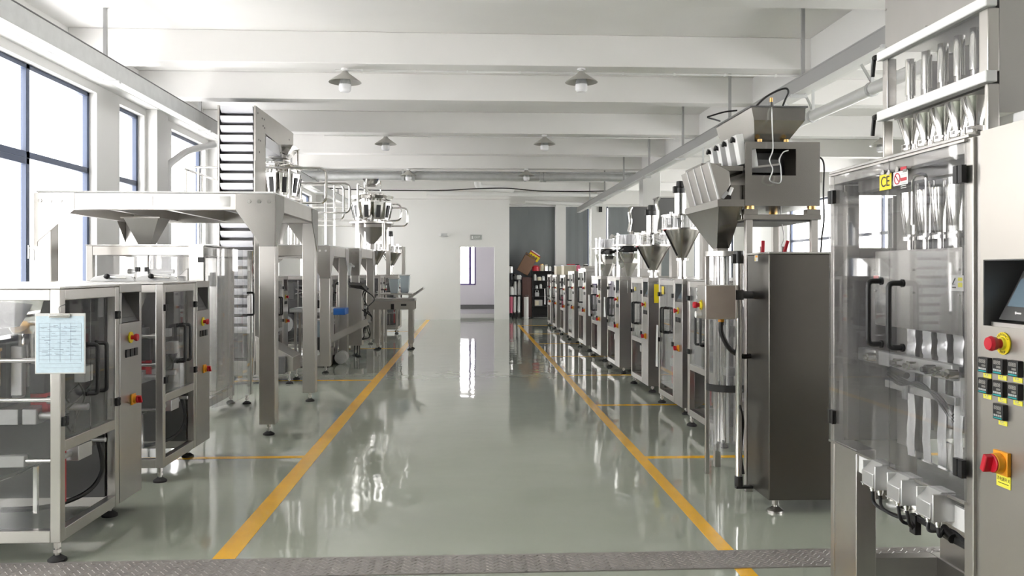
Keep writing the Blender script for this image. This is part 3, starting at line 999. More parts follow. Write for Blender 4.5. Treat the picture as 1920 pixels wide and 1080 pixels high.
YF, YN = yof(1557), yof(1825)          # far and near edge of the door side
TOP = 1.885
sp = thing('stick_pack_machine', 'big multi-lane stick pack machine with clear doors and black bail handles, right foreground', 'machine', (SX + 0.5, (YF + YN) / 2, 0))
DEP = 1.25
f = MB()
f.box(SX, YF - 0.035, 0.06, SX + 0.05, YF, TOP)                         # far post, above
f.box(SX + 0.004, YF - 0.24, 0.06, SX + 0.09, YF - 0.036, 0.70)         # wide leg panel below the doors
f.box(SX, YN, 0.06, SX + 0.05, YN + 0.05, TOP)                          # post beside the control cabinet
f.box(SX + DEP - 0.05, YF - 0.05, 0.06, SX + DEP, YF, TOP).box(SX + DEP - 0.05, YN, 0.06, SX + DEP, YN + 0.05, TOP)
f.box(SX + 0.05, YF - 0.05, TOP - 0.05, SX + DEP - 0.05, YF, TOP)
f.box(SX + 0.002, YN + 0.05, TOP - 0.05, SX + 0.048, YF - 0.036, TOP)
f.box(SX + DEP - 0.05, YN + 0.05, TOP - 0.05, SX + DEP, YF - 0.05, TOP)
f.build('frame', 'steel', sp, bevel=0.003)
MB().box(SX + 0.095, YF - 0.16, 0.05, SX + 0.40, YF - 0.10, 0.215).build('base_rail', 'steel_mid', sp, bevel=0.002)
MB().box(SX + 0.401, YN + 0.052, 0.05, SX + 0.45, YF - 0.10, 0.215).build('base_rail', 'steel_mid', sp, bevel=0.002)
MB().box(SX + 0.41, YN + 0.052, 0.216, SX + 0.43, YF - 0.165, 0.72).build('inner_panel', 'steel_mid', sp)
MB().box(SX - 0.004, YN + 0.02, TOP, SX + DEP, YF + 0.004, TOP + 0.012).build('top_plate', 'steel_x', sp, bevel=0.002)
for (x, y) in ((SX + 0.05, YF - 0.06), (SX + DEP - 0.05, YF - 0.06), (SX + DEP - 0.05, YN + 0.06)):
    foot(sp, x, y, 0.07)
# doors
YM = yof(1671)
DB = zof(1566, 827)
for k, (a, b) in enumerate(((YM + 0.001, YF - 0.008), (YN + 0.03, YM - 0.001))):
    d = MB().box(SX - 0.010, a, DB, SX - 0.003, b, TOP - 0.012).build('door', 'acrylic', sp)
    hp = 1657 if k == 0 else 1697
    hy = yof(hp)
    zt, zb = zof(hp, 527 if k == 0 else 531), zof(hp, 645 if k == 0 else 652)
    pts = fillet([(SX - 0.008, hy, zt), (SX - 0.062, hy, zt), (SX - 0.062, hy, zb), (SX - 0.008, hy, zb)], 0.02, 5)
    h = MB().tube(pts, 0.0105, 14)
    for z in (zt, zb):
        h.cyl((SX - 0.014, hy, z), (SX - 0.006, hy, z), 0.015, 14)
    h.build('handle', 'black', d)
    hx = 1567 if k == 0 else 1809
    for py in ((370, 781) if k == 0 else (327, 877)):
        hinge(d, SX - 0.026, yof(hx), zof(hx, py), sy=0.05, sz=0.058)
    MB().box(SX - 0.012, a, DB - 0.008, SX - 0.001, b, DB).build('edge_strip', 'steel', d)
    MB().box(SX - 0.012, a, TOP - 0.012, SX - 0.001, b, TOP - 0.004).build('edge_strip', 'steel', d)
ep = MB().box(SX + 0.052, YF - 0.036, 0.70, SX + 0.115, YF - 0.03, TOP - 0.052).box(SX + 0.116, YF - 0.036, 0.70, SX + DEP - 0.051, YF - 0.03, 1.555).box(SX + 0.116, YF - 0.036, 1.79, SX + DEP - 0.051, YF - 0.03, TOP - 0.052)
ep.box(SX + 0.27, YF - 0.036, 1.556, SX + DEP - 0.051, YF - 0.03, 1.789)
ep.build('end_panel', 'steel_mid', sp)
# notices hung at the top of the doors
def plate(name, px0, py0, px1, py1, mt, X=SX - 0.0165, t=0.0015, lab=None):
    """flat notice on the door plane covering the photo rectangle"""
    pm = P((px0 + px1) / 2, (py0 + py1) / 2, X)
    ya, yb = yof(px0, X), yof(px1, X)
    hh = (zof((px0 + px1) / 2, py0, X) - zof((px0 + px1) / 2, py1, X)) / 2
    o = MB().box(X, yb, pm.z - hh, X + t, ya, pm.z + hh).build(name, mt, sp, bevel=0.0005)
    if lab:
        o['label'] = lab
    return o, pm, (ya - yb), 2 * hh
UXR, UZ = (0, -1, 0), (0, 0, 1)        # reading direction on surfaces that face the aisle
o, c, wy, hz = plate('ce_plate', 1649, 327, 1671, 356, 'yellow', lab='yellow plate marked CE')
text('CE', hz * 0.95, 'black', o, c + Vector((-0.0008, 0, 0)), UXR, UZ)
o, c, wy, hz = plate('warning_plate', 1675, 321, 1702, 347, 'white', lab='white warning plate with a red no-entry ring')
rg = MB().lathe([(0.0175, 0), (0.0215, 0), (0.0215, 0.0012), (0.0175, 0.0012)], (0, 0, 0), 24, closed=True)
rot = Matrix(((0, 0, -1), (-1, 0, 0), (0, 1, 0)))
rg.v = [rot @ v + c + Vector((-0.0005, wy * 0.22, 0)) for v in rg.v]
rg.bar(c + Vector((-0.001, wy * 0.22 + 0.013, 0.013)), c + Vector((-0.001, wy * 0.22 - 0.013, -0.013)), 0.004, 0.0012)
for dz in (0.034, -0.006):
    rg.box(c.x - 0.0016, c.y - wy * 0.42, c.z + dz - 0.006, c.x, c.y - wy * 0.02, c.z + dz + 0.006)
rg.build('printing', 'red', o)
bk = MB()
for dz in (0.020, 0.012, -0.020, -0.030, -0.038):
    bk.box(c.x - 0.0014, c.y - wy * 0.40, c.z + dz - 0.0015, c.x, c.y - wy * 0.05, c.z + dz + 0.0015)
bk.build('small_print', 'galv', o)['kind'] = 'stuff'
for px in (1655, 1666, 1682, 1697):
    q = P(px, 322 if px < 1672 else 316, SX - 0.018)
    MB().cyl(q, q + Vector((0.02, 0, 0)), 0.008, 10).box(q.x - 0.002, q.y - 0.012, q.z - 0.012, q.x + 0.004, q.y + 0.012, q.z - 0.002).build('clip', 'polished', sp)

# what shows behind the doors
XI = SX + 0.16
LANES = [yof(p, XI) for p in (1700, 1729, 1757, 1787)]
b = MB().box(SX + 0.52, YN + 0.06, 0.75, SX + 0.54, yof(1664, SX + 0.52), TOP - 0.06)
b.build('back_plate', 'dark_steel', sp)
MB().box(SX + 0.10, YN + 0.06, 1.80, SX + 0.16, YF - 0.06, 1.85).box(SX + 0.42, YF - 0.10, 0.75, SX + 0.47, YF - 0.05, 1.83).build('cross_beam', 'steel', sp)
pc = MB().box(XI - 0.06, yof(1804, XI - 0.06), 1.225, XI - 0.055, yof(1641, XI - 0.06), 1.535)
cp = pc.build('cover_plate', 'steel_x', sp, bevel=0.001)
sc_ = MB()
for px, py in ((1639, 506), (1712, 506), (1798, 505), (1712, 549), (1799, 553), (1641, 545)):
    q = P(px, py, XI - 0.061)
    sc_.cyl(q, q + Vector((-0.004, 0, 0)), 0.005, 10)
sc_.build('screw_heads', 'polished', cp)
q = P(1795, 531, XI - 0.062)
stk = MB().box(q.x, q.y - 0.036, q.z - 0.028, q.x + 0.001, q.y + 0.036, q.z + 0.028).build('notice', 'white', cp)
ns = MB().box(q.x - 0.0008, q.y - 0.030, q.z + 0.008, q.x, q.y - 0.004, q.z + 0.020).box(q.x - 0.0008, q.y - 0.030, q.z - 0.014, q.x, q.y - 0.004, q.z + 0.002).build('printing', 'label_yellow', stk)
MB().bar(q + Vector((-0.0008, 0.026, -0.004)), q + Vector((-0.0008, 0.010, 0.018)), 0.006, 0.0008).bar(q + Vector((-0.0008, 0.028, -0.006)), q + Vector((-0.0008, 0.012, -0.004)), 0.006, 0.0008).box(q.x - 0.0008, q.y + 0.008, q.z - 0.018, q.x, q.y + 0.030, q.z - 0.013).build('pictogram', 'black', stk)
q = P(1642, 520, XI - 0.062)
MB().box(q.x, q.y - 0.02, q.z - 0.008, q.x + 0.001, q.y + 0.02, q.z + 0.008).build('red_tag', 'red', cp)

for y in LANES:
    # film tube, forming shoulder and the sealed stick strip of one lane
    MB().cyl((XI + 0.02, y - 0.03, 1.60), (XI + 0.02, y - 0.03, 1.86), 0.014, 14).build('filling_tube', 'polished', sp)
    sh = MB()
    vs = []
    A = []
    for i in range(9):
        k = i / 8
        A.append((Vector((XI, y + 0.03 - 0.055 * k, 1.60 + 0.16 * math.sin(k * PI) * 0.3 + 0.12 * k)), Vector((XI + 0.03 + 0.14 * k, y + 0.01 - 0.10 * k, 1.66 + 0.12 * k))))
    for i in range(8):
        a, b_ = A[i]; c_, d_ = A[i + 1]
        e = Vector((0.002, 0.0, 0.001))
        sh._add([a, c_, d_, b_, a + e, c_ + e, d_ + e, b_ + e], [(0, 1, 2, 3), (7, 6, 5, 4), (0, 4, 5, 1), (2, 6, 7, 3), (0, 3, 7, 4), (1, 5, 6, 2)])
    sh.v = [v for v in sh.v]
    sh.lathe([(0.026, 0.0), (0.040, 0.10), (0.043, 0.17), (0.040, 0.17), (0.037, 0.10), (0.022, 0.0)], (XI + 0.02, y, 1.60), 14, a0=PI * 0.75, a1=PI * 1.55)
    sh.build('forming_shoulder', 'polished', sp)
    MB().cyl((XI + 0.02, y, 1.53), (XI + 0.02, y, 1.61), 0.017, 14).cyl((XI + 0.02, y, 1.575), (XI + 0.02, y, 1.59), 0.035, 18).build('lane_collar', 'polished', sp)
    def strip(z1, z0, name, wd, seed):
        r = random.Random(seed)
        nz = 14
        vs, fs = [], []
        for j in range(nz + 1):
            z = z1 + (z0 - z1) * j / nz
            w2 = wd * (0.5 + 0.03 * math.sin(j * 0.7 + seed))
            dx = 0.002 * math.sin(j * 0.9 + seed)
            dy = 0.0018 * math.sin(j * 0.5 + seed * 2)
            for i, (u, d) in enumerate(((-1, 0.0), (-0.4, -0.008), (0.0, -0.004), (0.4, -0.009), (1, 0.0), (0.4, 0.008), (-0.4, 0.008))):
                vs.append((XI + 0.02 + dx + d * (1 + 0.5 * r.random()), y + dy + u * w2, z))
        for j in range(nz):
            for i in range(7):
                a = j * 7 + i
                b2 = j * 7 + (i + 1) % 7
                fs.append((a, b2, b2 + 7, a + 7))
        fs.append(tuple(range(7))); fs.append(tuple(nz * 7 + i for i in reversed(range(7))))
        m = MB(); m._add(vs, fs)
        m.build(name, 'film', sp, sharp=60)
    k = LANES.index(y)
    strip(1.235, 1.10, 'film_strip', 0.062, k + 1)
    strip(1.08, 0.70, 'film_strip', 0.052, k + 7)

# pull rollers, slide bar, cables
zr = 1.085
MB().box(XI - 0.05, yof(1810, XI), zr - 0.03, XI - 0.02, yof(1668, XI), zr + 0.03).build('roller_bar', 'cast_alu', sp, bevel=0.004)
for px in (1640, 1693, 1718, 1752, 1768, 1793):
    y = yof(px, XI - 0.05)
    MB().cyl((XI - 0.05, y, zr), (XI - 0.085, y, zr), 0.018, 16).cyl((XI - 0.085, y, zr), (XI - 0.10, y, zr), 0.011, 12).build('roller_end', 'polished' if px != 1752 else 'dark_steel', sp)
MB().box(XI - 0.05, yof(1662, XI), zr - 0.028, XI - 0.01, yof(1622, XI), zr + 0.028).build('side_bracket', 'cast_alu', sp, bevel=0.004)
MB().box(XI - 0.03, yof(1806, XI), 0.965, XI - 0.015, yof(1672, XI), 0.995).build('guide_bar', 'cast_alu', sp, bevel=0.002)
for px in (1692, 1803):
    y = yof(px, XI - 0.05)
    br = MB().box(XI - 0.045, y - 0.015, 0.94, XI - 0.035, y + 0.015, 1.075)
    br.box(XI - 0.047, y - 0.004, 0.955, XI - 0.045, y + 0.004, 1.03)
    br.build('slotted_bracket', 'cast_alu', sp, bevel=0.002)
for k in range(3):
    z = 1.045 - 0.012 * k
    MB().tube(curve([(XI - 0.06, yof(1692, XI), z), (XI - 0.07, yof(1720, XI), z - 0.02), (XI - 0.07, yof(1760, XI), z - 0.035 + 0.02 * k), (XI - 0.06, yof(1790, XI), z - 0.05), (XI - 0.05, yof(1812, XI), z - 0.11)]), 0.0055, 8).build('cable', 'black', sp)
MB().cyl((XI - 0.06, yof(1697, XI), 1.05), (XI - 0.06, yof(1728, XI), 1.04), 0.013, 12).build('air_cylinder', 'black', sp)
MB().box(SX + 0.10, yof(1815), 0.60, SX + 0.12, yof(1672), 0.73).build('discharge_sheet', 'steel_x', sp)
q = P(1607, 690, SX + 0.2)
MB().bar(q, q + Vector((0, -0.11, -0.02)), 0.02, 0.02).box(q.x - 0.01, q.y - 0.02, q.z - 0.16, q.x + 0.01, q.y + 0.02, q.z).build('clamp_lever', 'dark_steel', sp, bevel=0.003)
for px, py in ((1611, 504), (1616, 544), (1611, 565), (1617, 624)):
    q = P(px, py, SX + 0.14)
    MB().cyl(q + Vector((-0.04, 0, 0)), q, 0.008, 12).cyl(q + Vector((-0.02, 0, 0)), q + Vector((-0.01, 0, 0)), 0.014, 6).build('stud', 'polished', sp)
MB().box(SX + 0.20, YF - 0.38, 0.72, SX + 0.24, YF - 0.20, 1.80).build('column', 'steel_mid', sp)
MB().box(SX + 0.03, YF - 0.10, 0.72, SX + 0.035, YF - 0.06, 1.80).build('inner_strip', 'steel', sp)
MB().tube(fillet([(SX + 0.10, yof(1712, SX + .1), 1.63), (SX + 0.10, yof(1712, SX + .1), 1.82), (SX + 0.10, yof(1738, SX + .1), 1.82), (SX + 0.10, yof(1738, SX + .1), 1.58)], 0.03), 0.008).build('tube_loop', 'polished', sp)

# three cast junction boxes on the slanted bar below the doors
bar = MB()
XB = SX + 0.02
bar.bar(P(1613, 868, XB), P(1812, 978, XB), 0.012, 0.075, up=(0, 0, 1))
bar.build('mounting_bar', 'white', sp)
wires = []
for k, (px, py) in enumerate(((1645, 890), (1694, 916), (1752, 944))):
    c = P(px, py, SX - 0.02)
    jb = MB()
    hx, hy, hz = 0.045, 0.072, 0.052
    jb.prism([(c.x - hx, c.z - hz * 0.7), (c.x - hx, c.z + hz * 0.25), (c.x - hx * 0.1, c.z + hz), (c.x + hx, c.z + hz), (c.x + hx, c.z - hz * 0.9), (c.x - hx * 0.6, c.z - hz * 0.9)], 'y', c.y - hy * 0.72, c.y + hy * 0.5)
    jb.box(c.x - hx - 0.004, c.y - hy * 0.75, c.z - hz * 0.75, c.x - hx, c.y + hy * 0.55, c.z - hz * 0.66)
    jo = jb.build('junction_box', 'cast_alu', sp, bevel=0.004)
    cap = MB().box(c.x - hx * 0.9, c.y + hy * 0.5, c.z - hz * 0.95, c.x + hx * 0.9, c.y + hy * 0.62, c.z + hz * 0.95)
    cap.cyl((c.x, c.y + hy * 0.62, c.z), (c.x, c.y + hy * 0.70, c.z), hx * 0.78, 26).cyl((c.x, c.y + hy * 0.70, c.z), (c.x, c.y + hy * 0.74, c.z), hx * 0.62, 26)
    cap.build('end_cap', 'white', jo, bevel=0.003)
    MB().box(c.x - hx * 0.9, c.y - hy * 0.86, c.z - hz * 0.9, c.x + hx * 0.9, c.y - hy * 0.72, c.z + hz * 0.9).build('end_cap', 'cast_alu', jo, bevel=0.003)
    for dy in (0.02, -0.04):
        g = Vector((c.x - 0.01, c.y + dy, c.z - hz * 0.9))
        MB().cyl(g, g + Vector((0, 0, -0.014)), 0.012, 12).cyl(g + Vector((0, 0, -0.014)), g + Vector((0, 0, -0.022)), 0.009, 12).build('cable_gland', 'polished', jo)
        wires.append(g + Vector((0, 0, -0.02)))
hub = P(1716, 970, SX + 0.02)
end = P(1812, 1028, SX + 0.03)
for k, g in enumerate(wires):
    if k < 4:
        MB().tube(curve([g, g + Vector((0.005, -0.012, -0.05)), (g + hub) / 2 + Vector((0.01, 0, -0.045)), hub + Vector((0, 0.02, 0.004 * k - 0.008)), hub + Vector((0, -0.05, -0.005 + 0.004 * k)), P(1775, 1008, SX + 0.02) + Vector((0, 0, 0.005 * k)), end + Vector((0, 0, 0.005 * k))]), 0.0065, 8).build('cable', 'black', sp)
    else:
        MB().tube(curve([g, g + Vector((0, -0.01, -0.03)), P(1782, 1000, SX + 0.02) + Vector((0, 0.02 * (k - 4), 0.01)), end + Vector((0, 0, 0.02))]), 0.0065, 8).build('cable', 'black', sp)
MB().box(hub.x - 0.012, hub.y - 0.02, hub.z - 0.06, hub.x + 0.012, hub.y + 0.02, hub.z + 0.012).cyl((hub.x - 0.012, hub.y, hub.z - 0.04), (hub.x - 0.016, hub.y, hub.z - 0.04), 0.006, 10).build('cable_clamp', 'black', sp, bevel=0.002)
q = P(1778, 1003, SX + 0.015)
MB().cyl(q + Vector((0, 0.03, 0.012)), q + Vector((0, -0.03, -0.004)), 0.018, 12).build('cable_tie', 'black', sp)

# electrical cabinet with the control panel
YE = yof(1840)
YEND = 1.75
RT, RB, RY0, RY1 = zof(1843, 487), zof(1843, 610), yof(1843), yof(1990)
cb = MB()
cb.box(SX + 0.001, YEND, 0.06, SX + 0.5, YE + 0.006, RB).box(SX + 0.001, YEND, RT, SX + 0.5, YE + 0.006, TOP + 0.01)
cb.box(SX + 0.001, RY0, RB, SX + 0.5, YE + 0.006, RT).box(SX + 0.001, YEND, RB, SX + 0.5, RY1, RT).box(SX + 0.14, RY1, RB, SX + 0.5, RY0, RT)
cab = cb.build('electrical_cabinet', 'steel_panel', sp)
MB().box(SX + 0.01, YE + 0.0062, 0.06, SX + 0.48, YN - 0.0005, TOP).build('door_gap', 'steel_mid', sp)
for (x, y) in ((SX + 0.08, YEND + 0.1), (SX + 0.4, YE - 0.1)):
    foot(sp, x, y, 0.07)
# slanted touch screen in its recess
tz0, tz1 = RB + 0.02, RT - 0.035
sc1 = MB().prism([(SX + 0.03, tz0), (SX + 0.11, tz1), (SX + 0.135, tz1), (SX + 0.135, tz0)], 'y', RY1 + 0.02, RY0 - 0.03)
scr = sc1.build('touch_screen', 'dark_steel', sp, bevel=0.003)
def onscr(k, y, off):
    nx, nz = -(tz1 - tz0), 0.08
    L = math.hypot(nx, nz)
    return Vector((SX + 0.03 + 0.08 * k + nx / L * off, y, tz0 + (tz1 - tz0) * k + nz / L * off))
MB().loft([onscr(0.27, RY0 - 0.045, 0.001), onscr(0.27, RY1 + 0.035, 0.001), onscr(0.83, RY1 + 0.035, 0.001), onscr(0.83, RY0 - 0.045, 0.001)],
          [onscr(0.27, RY0 - 0.045, 0.003), onscr(0.27, RY1 + 0.035, 0.003), onscr(0.83, RY1 + 0.035, 0.003), onscr(0.83, RY0 - 0.045, 0.003)]).build('display', 'screen', scr)
a = onscr(0.15, RY0 - 0.10, 0.0015)
lg = MB().box(a.x - 0.0005, a.y - 0.022, a.z - 0.003, a.x + 0.001, a.y - 0.002, a.z + 0.002).box(a.x - 0.0005, a.y + 0.0, a.z - 0.004, a.x + 0.001, a.y + 0.006, a.z + 0.004)
lg.build('maker_mark', 'white', scr)
MB().box(SX + 0.02, RY1 + 0.01, RB, SX + 0.13, RY0 - 0.01, RB + 0.012).build('recess_ledge', 'steel', sp)
MB().box(SX + 0.132, RY1, RB, SX + 0.139, RY0, RT).box(SX + 0.002, RY0 - 0.003, RB, SX + 0.139, RY0 - 0.001, RT).box(SX + 0.002, RY1, RT - 0.003, SX + 0.139, RY0, RT - 0.001).build('recess_lining', 'dark_steel', sp)


def estop_l(parent, q, s):
    c = MB().cyl(q, q + Vector((-0.004, 0, 0)), 0.034 * s, 32).build('emergency_stop', 'yellow', parent)
    c['label'] = 'red mushroom emergency stop button on a yellow lettered disc'
    MB().cyl(q + Vector((-0.004, 0, 0)), q + Vector((-0.012, 0, 0)), 0.020 * s, 28).build('ferrule', 'label_yellow', c)
    MB().cyl(q + Vector((-0.012, 0, 0)), q + Vector((-0.026, 0, 0)), 0.0145 * s, 28).cyl(q + Vector((-0.026, 0, 0)), q + Vector((-0.040, 0, 0)), 0.0195 * s, 28, 0.023 * s).cyl(q + Vector((-0.040, 0, 0)), q + Vector((-0.050, 0, 0)), 0.023 * s, 28, 0.019 * s).build('push_button', 'red', c)
    for word, a0, up in (('EMERGENCY', PI / 2, 1), ('STOP', -PI / 2, -1)):
        n = len(word)
        for i, ch in enumerate(word):
            a = a0 - up * (i - (n - 1) / 2) * 0.26
            r = 0.0275 * s
            d = Vector((0, -math.cos(a), math.sin(a)))
            uy = d * up
            ux = uy.cross(Vector((-1, 0, 0)))
            text(ch, 0.0105 * s, 'black', c, q + Vector((-0.0042, 0, 0)) + d * r, ux, uy, name='lettering', depth=0.0003)
    return c


estop_l(sp, P(1882, 644), 1.0)
mpos = [(1851, 684), (1879, 687), (1908, 691), (1851, 723), (1879, 729), (1908, 734), (1880, 772)]
for px, py in mpos:
    q = P(px, py)
    hw = 0.024
    mo = MB().box(q.x - 0.016, q.y - hw, q.z - hw, q.x + 0.002, q.y + hw, q.z + hw).build('temperature_meter', 'black', sp, bevel=0.002)
    MB().box(q.x - 0.0168, q.y - 0.019, q.z - 0.021, q.x - 0.0155, q.y + 0.019, q.z - 0.017).build('teal_strip', 'teal', mo)
    ky = MB()
    for j in range(4):
        y = q.y + 0.0145 - j * 0.0097
        ky.box(q.x - 0.0168, y - 0.0035, q.z - 0.0145, q.x - 0.0155, y + 0.0035, q.z - 0.0085)
    ky.build('keys', 'galv', mo)
    text('8888', 0.017, 'enamel', mo, q + Vector((-0.0163, 0.001, 0.011)), UXR, UZ, name='digits', depth=0.0002)
    text('8888', 0.010, 'enamel', mo, q + Vector((-0.0163, -0.006, -0.002)), UXR, UZ, name='digits', depth=0.0002)
    lb = MB().box(q.x - 0.001, q.y - 0.022, q.z - 0.041, q.x + 0.001, q.y + 0.018, q.z - 0.027).build('yellow_tag', 'label_yellow', sp)
    tg = MB()
    for j in range(2):
        tg.box(q.x - 0.0015, q.y + 0.004 - j * 0.009, q.z - 0.034, q.x - 0.0009, q.y + 0.009 - j * 0.009, q.z - 0.029)
    tg.box(q.x - 0.0015, q.y - 0.012, q.z - 0.038, q.x - 0.0009, q.y + 0.008, q.z - 0.0368)
    tg.build('printing', 'enamel', lb)
q = P(1882, 868)
k1 = MB().box(q.x - 0.012, q.y - 0.034, q.z - 0.036, q.x + 0.001, q.y + 0.034, q.z + 0.036)
k1.cyl(q + Vector((-0.012, 0, 0)), q + Vector((-0.034, 0, 0)), 0.031, 32, 0.029)
ko = k1.build('rotary_switch', 'orange', sp, bevel=0.002)
ko['label'] = 'large red isolator knob on a square yellow-orange plate'
k2 = MB().cyl(q + Vector((-0.034, 0, 0)), q + Vector((-0.040, 0, 0)), 0.0285, 32).obox(q + Vector((-0.050, 0.004, 0)), (0.026, 0.020, 0.054), (0.35, 0, 0))
k2.build('knob', 'red', ko, bevel=0.004)
q = P(1882, 903)
lb = MB().box(q.x - 0.0012, q.y - 0.033, q.z - 0.018, q.x + 0.0005, q.y + 0.033, q.z + 0.020).build('switch_label', 'label_yellow', sp)
text('主电源开关', 0.0125, 'black', lb, q + Vector((-0.0014, 0, 0.006)), UXR, UZ, depth=0.0002)
MB().box(q.x - 0.0017, q.y - 0.024, q.z - 0.007, q.x - 0.0011, q.y + 0.024, q.z - 0.005).build('printing', 'black', lb)

# upper hopper housing with five dosing lanes
XU = 1.74
ya, yb = yof(1659, XU), yof(1858, XU)
def zu(px, py):
    return zof(px, py, XU)
hb = thing('lane_hopper', 'stainless multi-lane dosing hopper with a clear window standing on the stick pack machine', 'hopper', (XU + 0.4, (ya + yb) / 2, TOP))
TZ0, TZ1 = zu(1659, 106), zu(1659, 10) + 0.25
DEPU = 0.85
MB().box(XU, yb, TZ0 + 0.02, XU + DEPU, ya, TZ1).build('hopper_body', 'steel_mid', hb, bevel=0.004)
MB().box(XU + 0.035, yb - 0.004, TZ0 + 0.022, XU + DEPU, yb - 0.0005, TZ1 - 0.01).build('end_plate', 'steel_dark', hb)  # thin dark sheet standing in for the dark reflection on this end
R1Z, R2Z = zu(1660, 106), zu(1660, 218)
MB().box(XU - 0.03, yb - 0.02, R1Z - 0.018, XU + 0.01, ya + 0.012, R1Z + 0.018).build('upper_rail', 'white', hb, bevel=0.004)
MB().box(XU - 0.03, yb - 0.02, R2Z - 0.02, XU + 0.01, ya + 0.012, R2Z + 0.02).build('lower_rail', 'white', hb, bevel=0.004)
for bx in ((XU - 0.01, ya - 0.04, R2Z + 0.02, XU + 0.03, ya, R1Z - 0.018), (XU - 0.01, yb, R2Z + 0.02, XU + 0.03, yb + 0.05, R1Z - 0.018),
           (XU - 0.01, ya - 0.012, TOP + 0.013, XU + 0.03, ya, R2Z - 0.021), (XU - 0.01, yb, TOP + 0.013, XU + 0.03, yb + 0.02, R2Z - 0.021),
           (XU + DEPU - 0.05, ya - 0.05, TOP + 0.013, XU + DEPU, ya, TZ0 + 0.018), (XU + DEPU - 0.05, yb, TOP + 0.013, XU + DEPU, yb + 0.05, TZ0 + 0.018)):
    MB().box(*bx).build('post', 'steel', hb, bevel=0.003)
MB().box(XU - 0.008, yb + 0.05, R2Z + 0.02, XU - 0.003, ya - 0.04, R1Z - 0.018).build('window', 'acrylic_light', hb)
MB().box(XU + 0.24, yb + 0.02, R2Z, XU + 0.26, ya - 0.01, R1Z).build('back_plate', 'dark_steel', hb)
MB().box(XU + 0.03, yb + 0.001, TOP + 0.10, XU + DEPU - 0.06, yb + 0.02, TZ0 + 0.019).build('end_plate', 'steel_mid', hb)
MB().box(XU + 0.03, yb + 0.02, R2Z - 0.02, XU + 0.22, ya - 0.02, R2Z - 0.01).build('funnel_shelf', 'steel_mid', hb)
for z in (R1Z, R2Z):
    lv = MB().cyl((XU - 0.03, ya + 0.012, z), (XU - 0.03, ya + 0.03, z), 0.012, 12)
    lv.bar((XU - 0.03, ya + 0.03, z + 0.005), (XU - 0.03, ya + 0.045, z - 0.075), 0.014, 0.012)
    lv.build('clamp_lever', 'black', hb, bevel=0.002)
XF = XU + 0.09
for i in range(5):
    y = yof(1707 + i * 30.5, XF)
    MB().cyl((XF, y, R1Z - 0.17), (XF, y, R1Z - 0.02), 0.020, 18).cyl((XF, y, R1Z - 0.23), (XF, y, R1Z - 0.17), 0.014, 14).cyl((XF, y, R2Z - 0.01), (XF, y, R1Z - 0.2), 0.009, 14).build('dosing_rod', 'polished', hb)
    zf = R2Z - 0.02
    fn = MB().lathe([(0.050, 0), (0.022, -0.095), (0.022, -0.11), (0.019, -0.11), (0.019, -0.094), (0.047, 0)], (XF, y, zf), 24)
    fn.build('funnel', 'polished', hb)
    MB().cyl((XF, y, zf - 0.128), (XF, y, zf - 0.106), 0.036, 22).box(XF - 0.05, y - 0.055, zf - 0.124, XF - 0.03, y - 0.03, zf - 0.112).build('clamp_ring', 'polished', hb)
    MB().lathe([(0.033, -0.128), (0.014, -0.18), (0.014, -0.185), (0.011, -0.185), (0.011, -0.18), (0.030, -0.128)], (XF, y, zf), 20).build('outlet_tube', 'polished', hb)
    MB().box(XF + 0.05, y - 0.03, R1Z - 0.20, XF + 0.12, y + 0.02, R1Z - 0.03).build('gearbox', 'enamel', hb, bevel=0.01)
    MB().bar((XF + 0.06, y - 0.02, R1Z - 0.2), (XF + 0.10, y - 0.035, R2Z), 0.012, 0.02).build('stay', 'steel', hb)
MB().box(XU + 0.06, yb - 0.09, TOP + 0.012, XU + 0.30, yb - 0.02, TOP + 0.09).build('white_block', 'white', hb, bevel=0.006)
bt = MB()
for px, py in ((1662, 18), (1662, 90), (1738, 50), (1740, 52), (1832, 4)):
    q = P(px, py, XU)
    bt.cyl(q, q + Vector((-0.005, 0, 0)), 0.005, 8)
bt.build('rivets', 'polished', hb)
# ------------------------------------------------------------------ machine with the tall steel cabinet and round clear guard, right
cx0, cy0 = 1.785, 4.845
cm = thing('cabinet_machine', 'tall plain steel cabinet with a round clear guard and a control box on a post', 'machine', (cx0 + 0.3, cy0 + 0.3, 0))
CT = 1.555
cabinet = MB().box(cx0, cy0, 0.082, cx0 + 0.95, cy0 + 0.385, CT).build('cabinet', 'steel_dark', cm, bevel=0.006)
MB().box(cx0 - 0.003, cy0 - 0.003, CT, cx0 + 0.953, cy0 + 0.388, CT + 0.012).build('cabinet_top', 'steel_x', cm, bevel=0.003)
stk = at(1421, 484, 5.15)
lbm = MB().box(cx0 - 0.001, stk.y - 0.03, stk.z - 0.02, cx0, stk.y + 0.03, stk.z + 0.02).build('notice', 'white', cabinet)
MB().prism([(stk.y + 0.026, stk.z - 0.016), (stk.y + 0.006, stk.z - 0.016), (stk.y + 0.016, stk.z + 0.004)], 'x', cx0 - 0.002, cx0 - 0.0008).build('warning_triangle', 'yellow', lbm)
MB().box(cx0 - 0.002, stk.y - 0.026, stk.z + 0.004, cx0 - 0.0008, stk.y + 0.012, stk.z + 0.016).build('orange_strip', 'orange', lbm)
for (x, y) in ((cx0 + 0.06, cy0 + 0.06), (cx0 + 0.88, cy0 + 0.06), (cx0 + 0.88, cy0 + 0.33)):
    foot(cm, x, y, 0.085, 0.05, rub='steel')
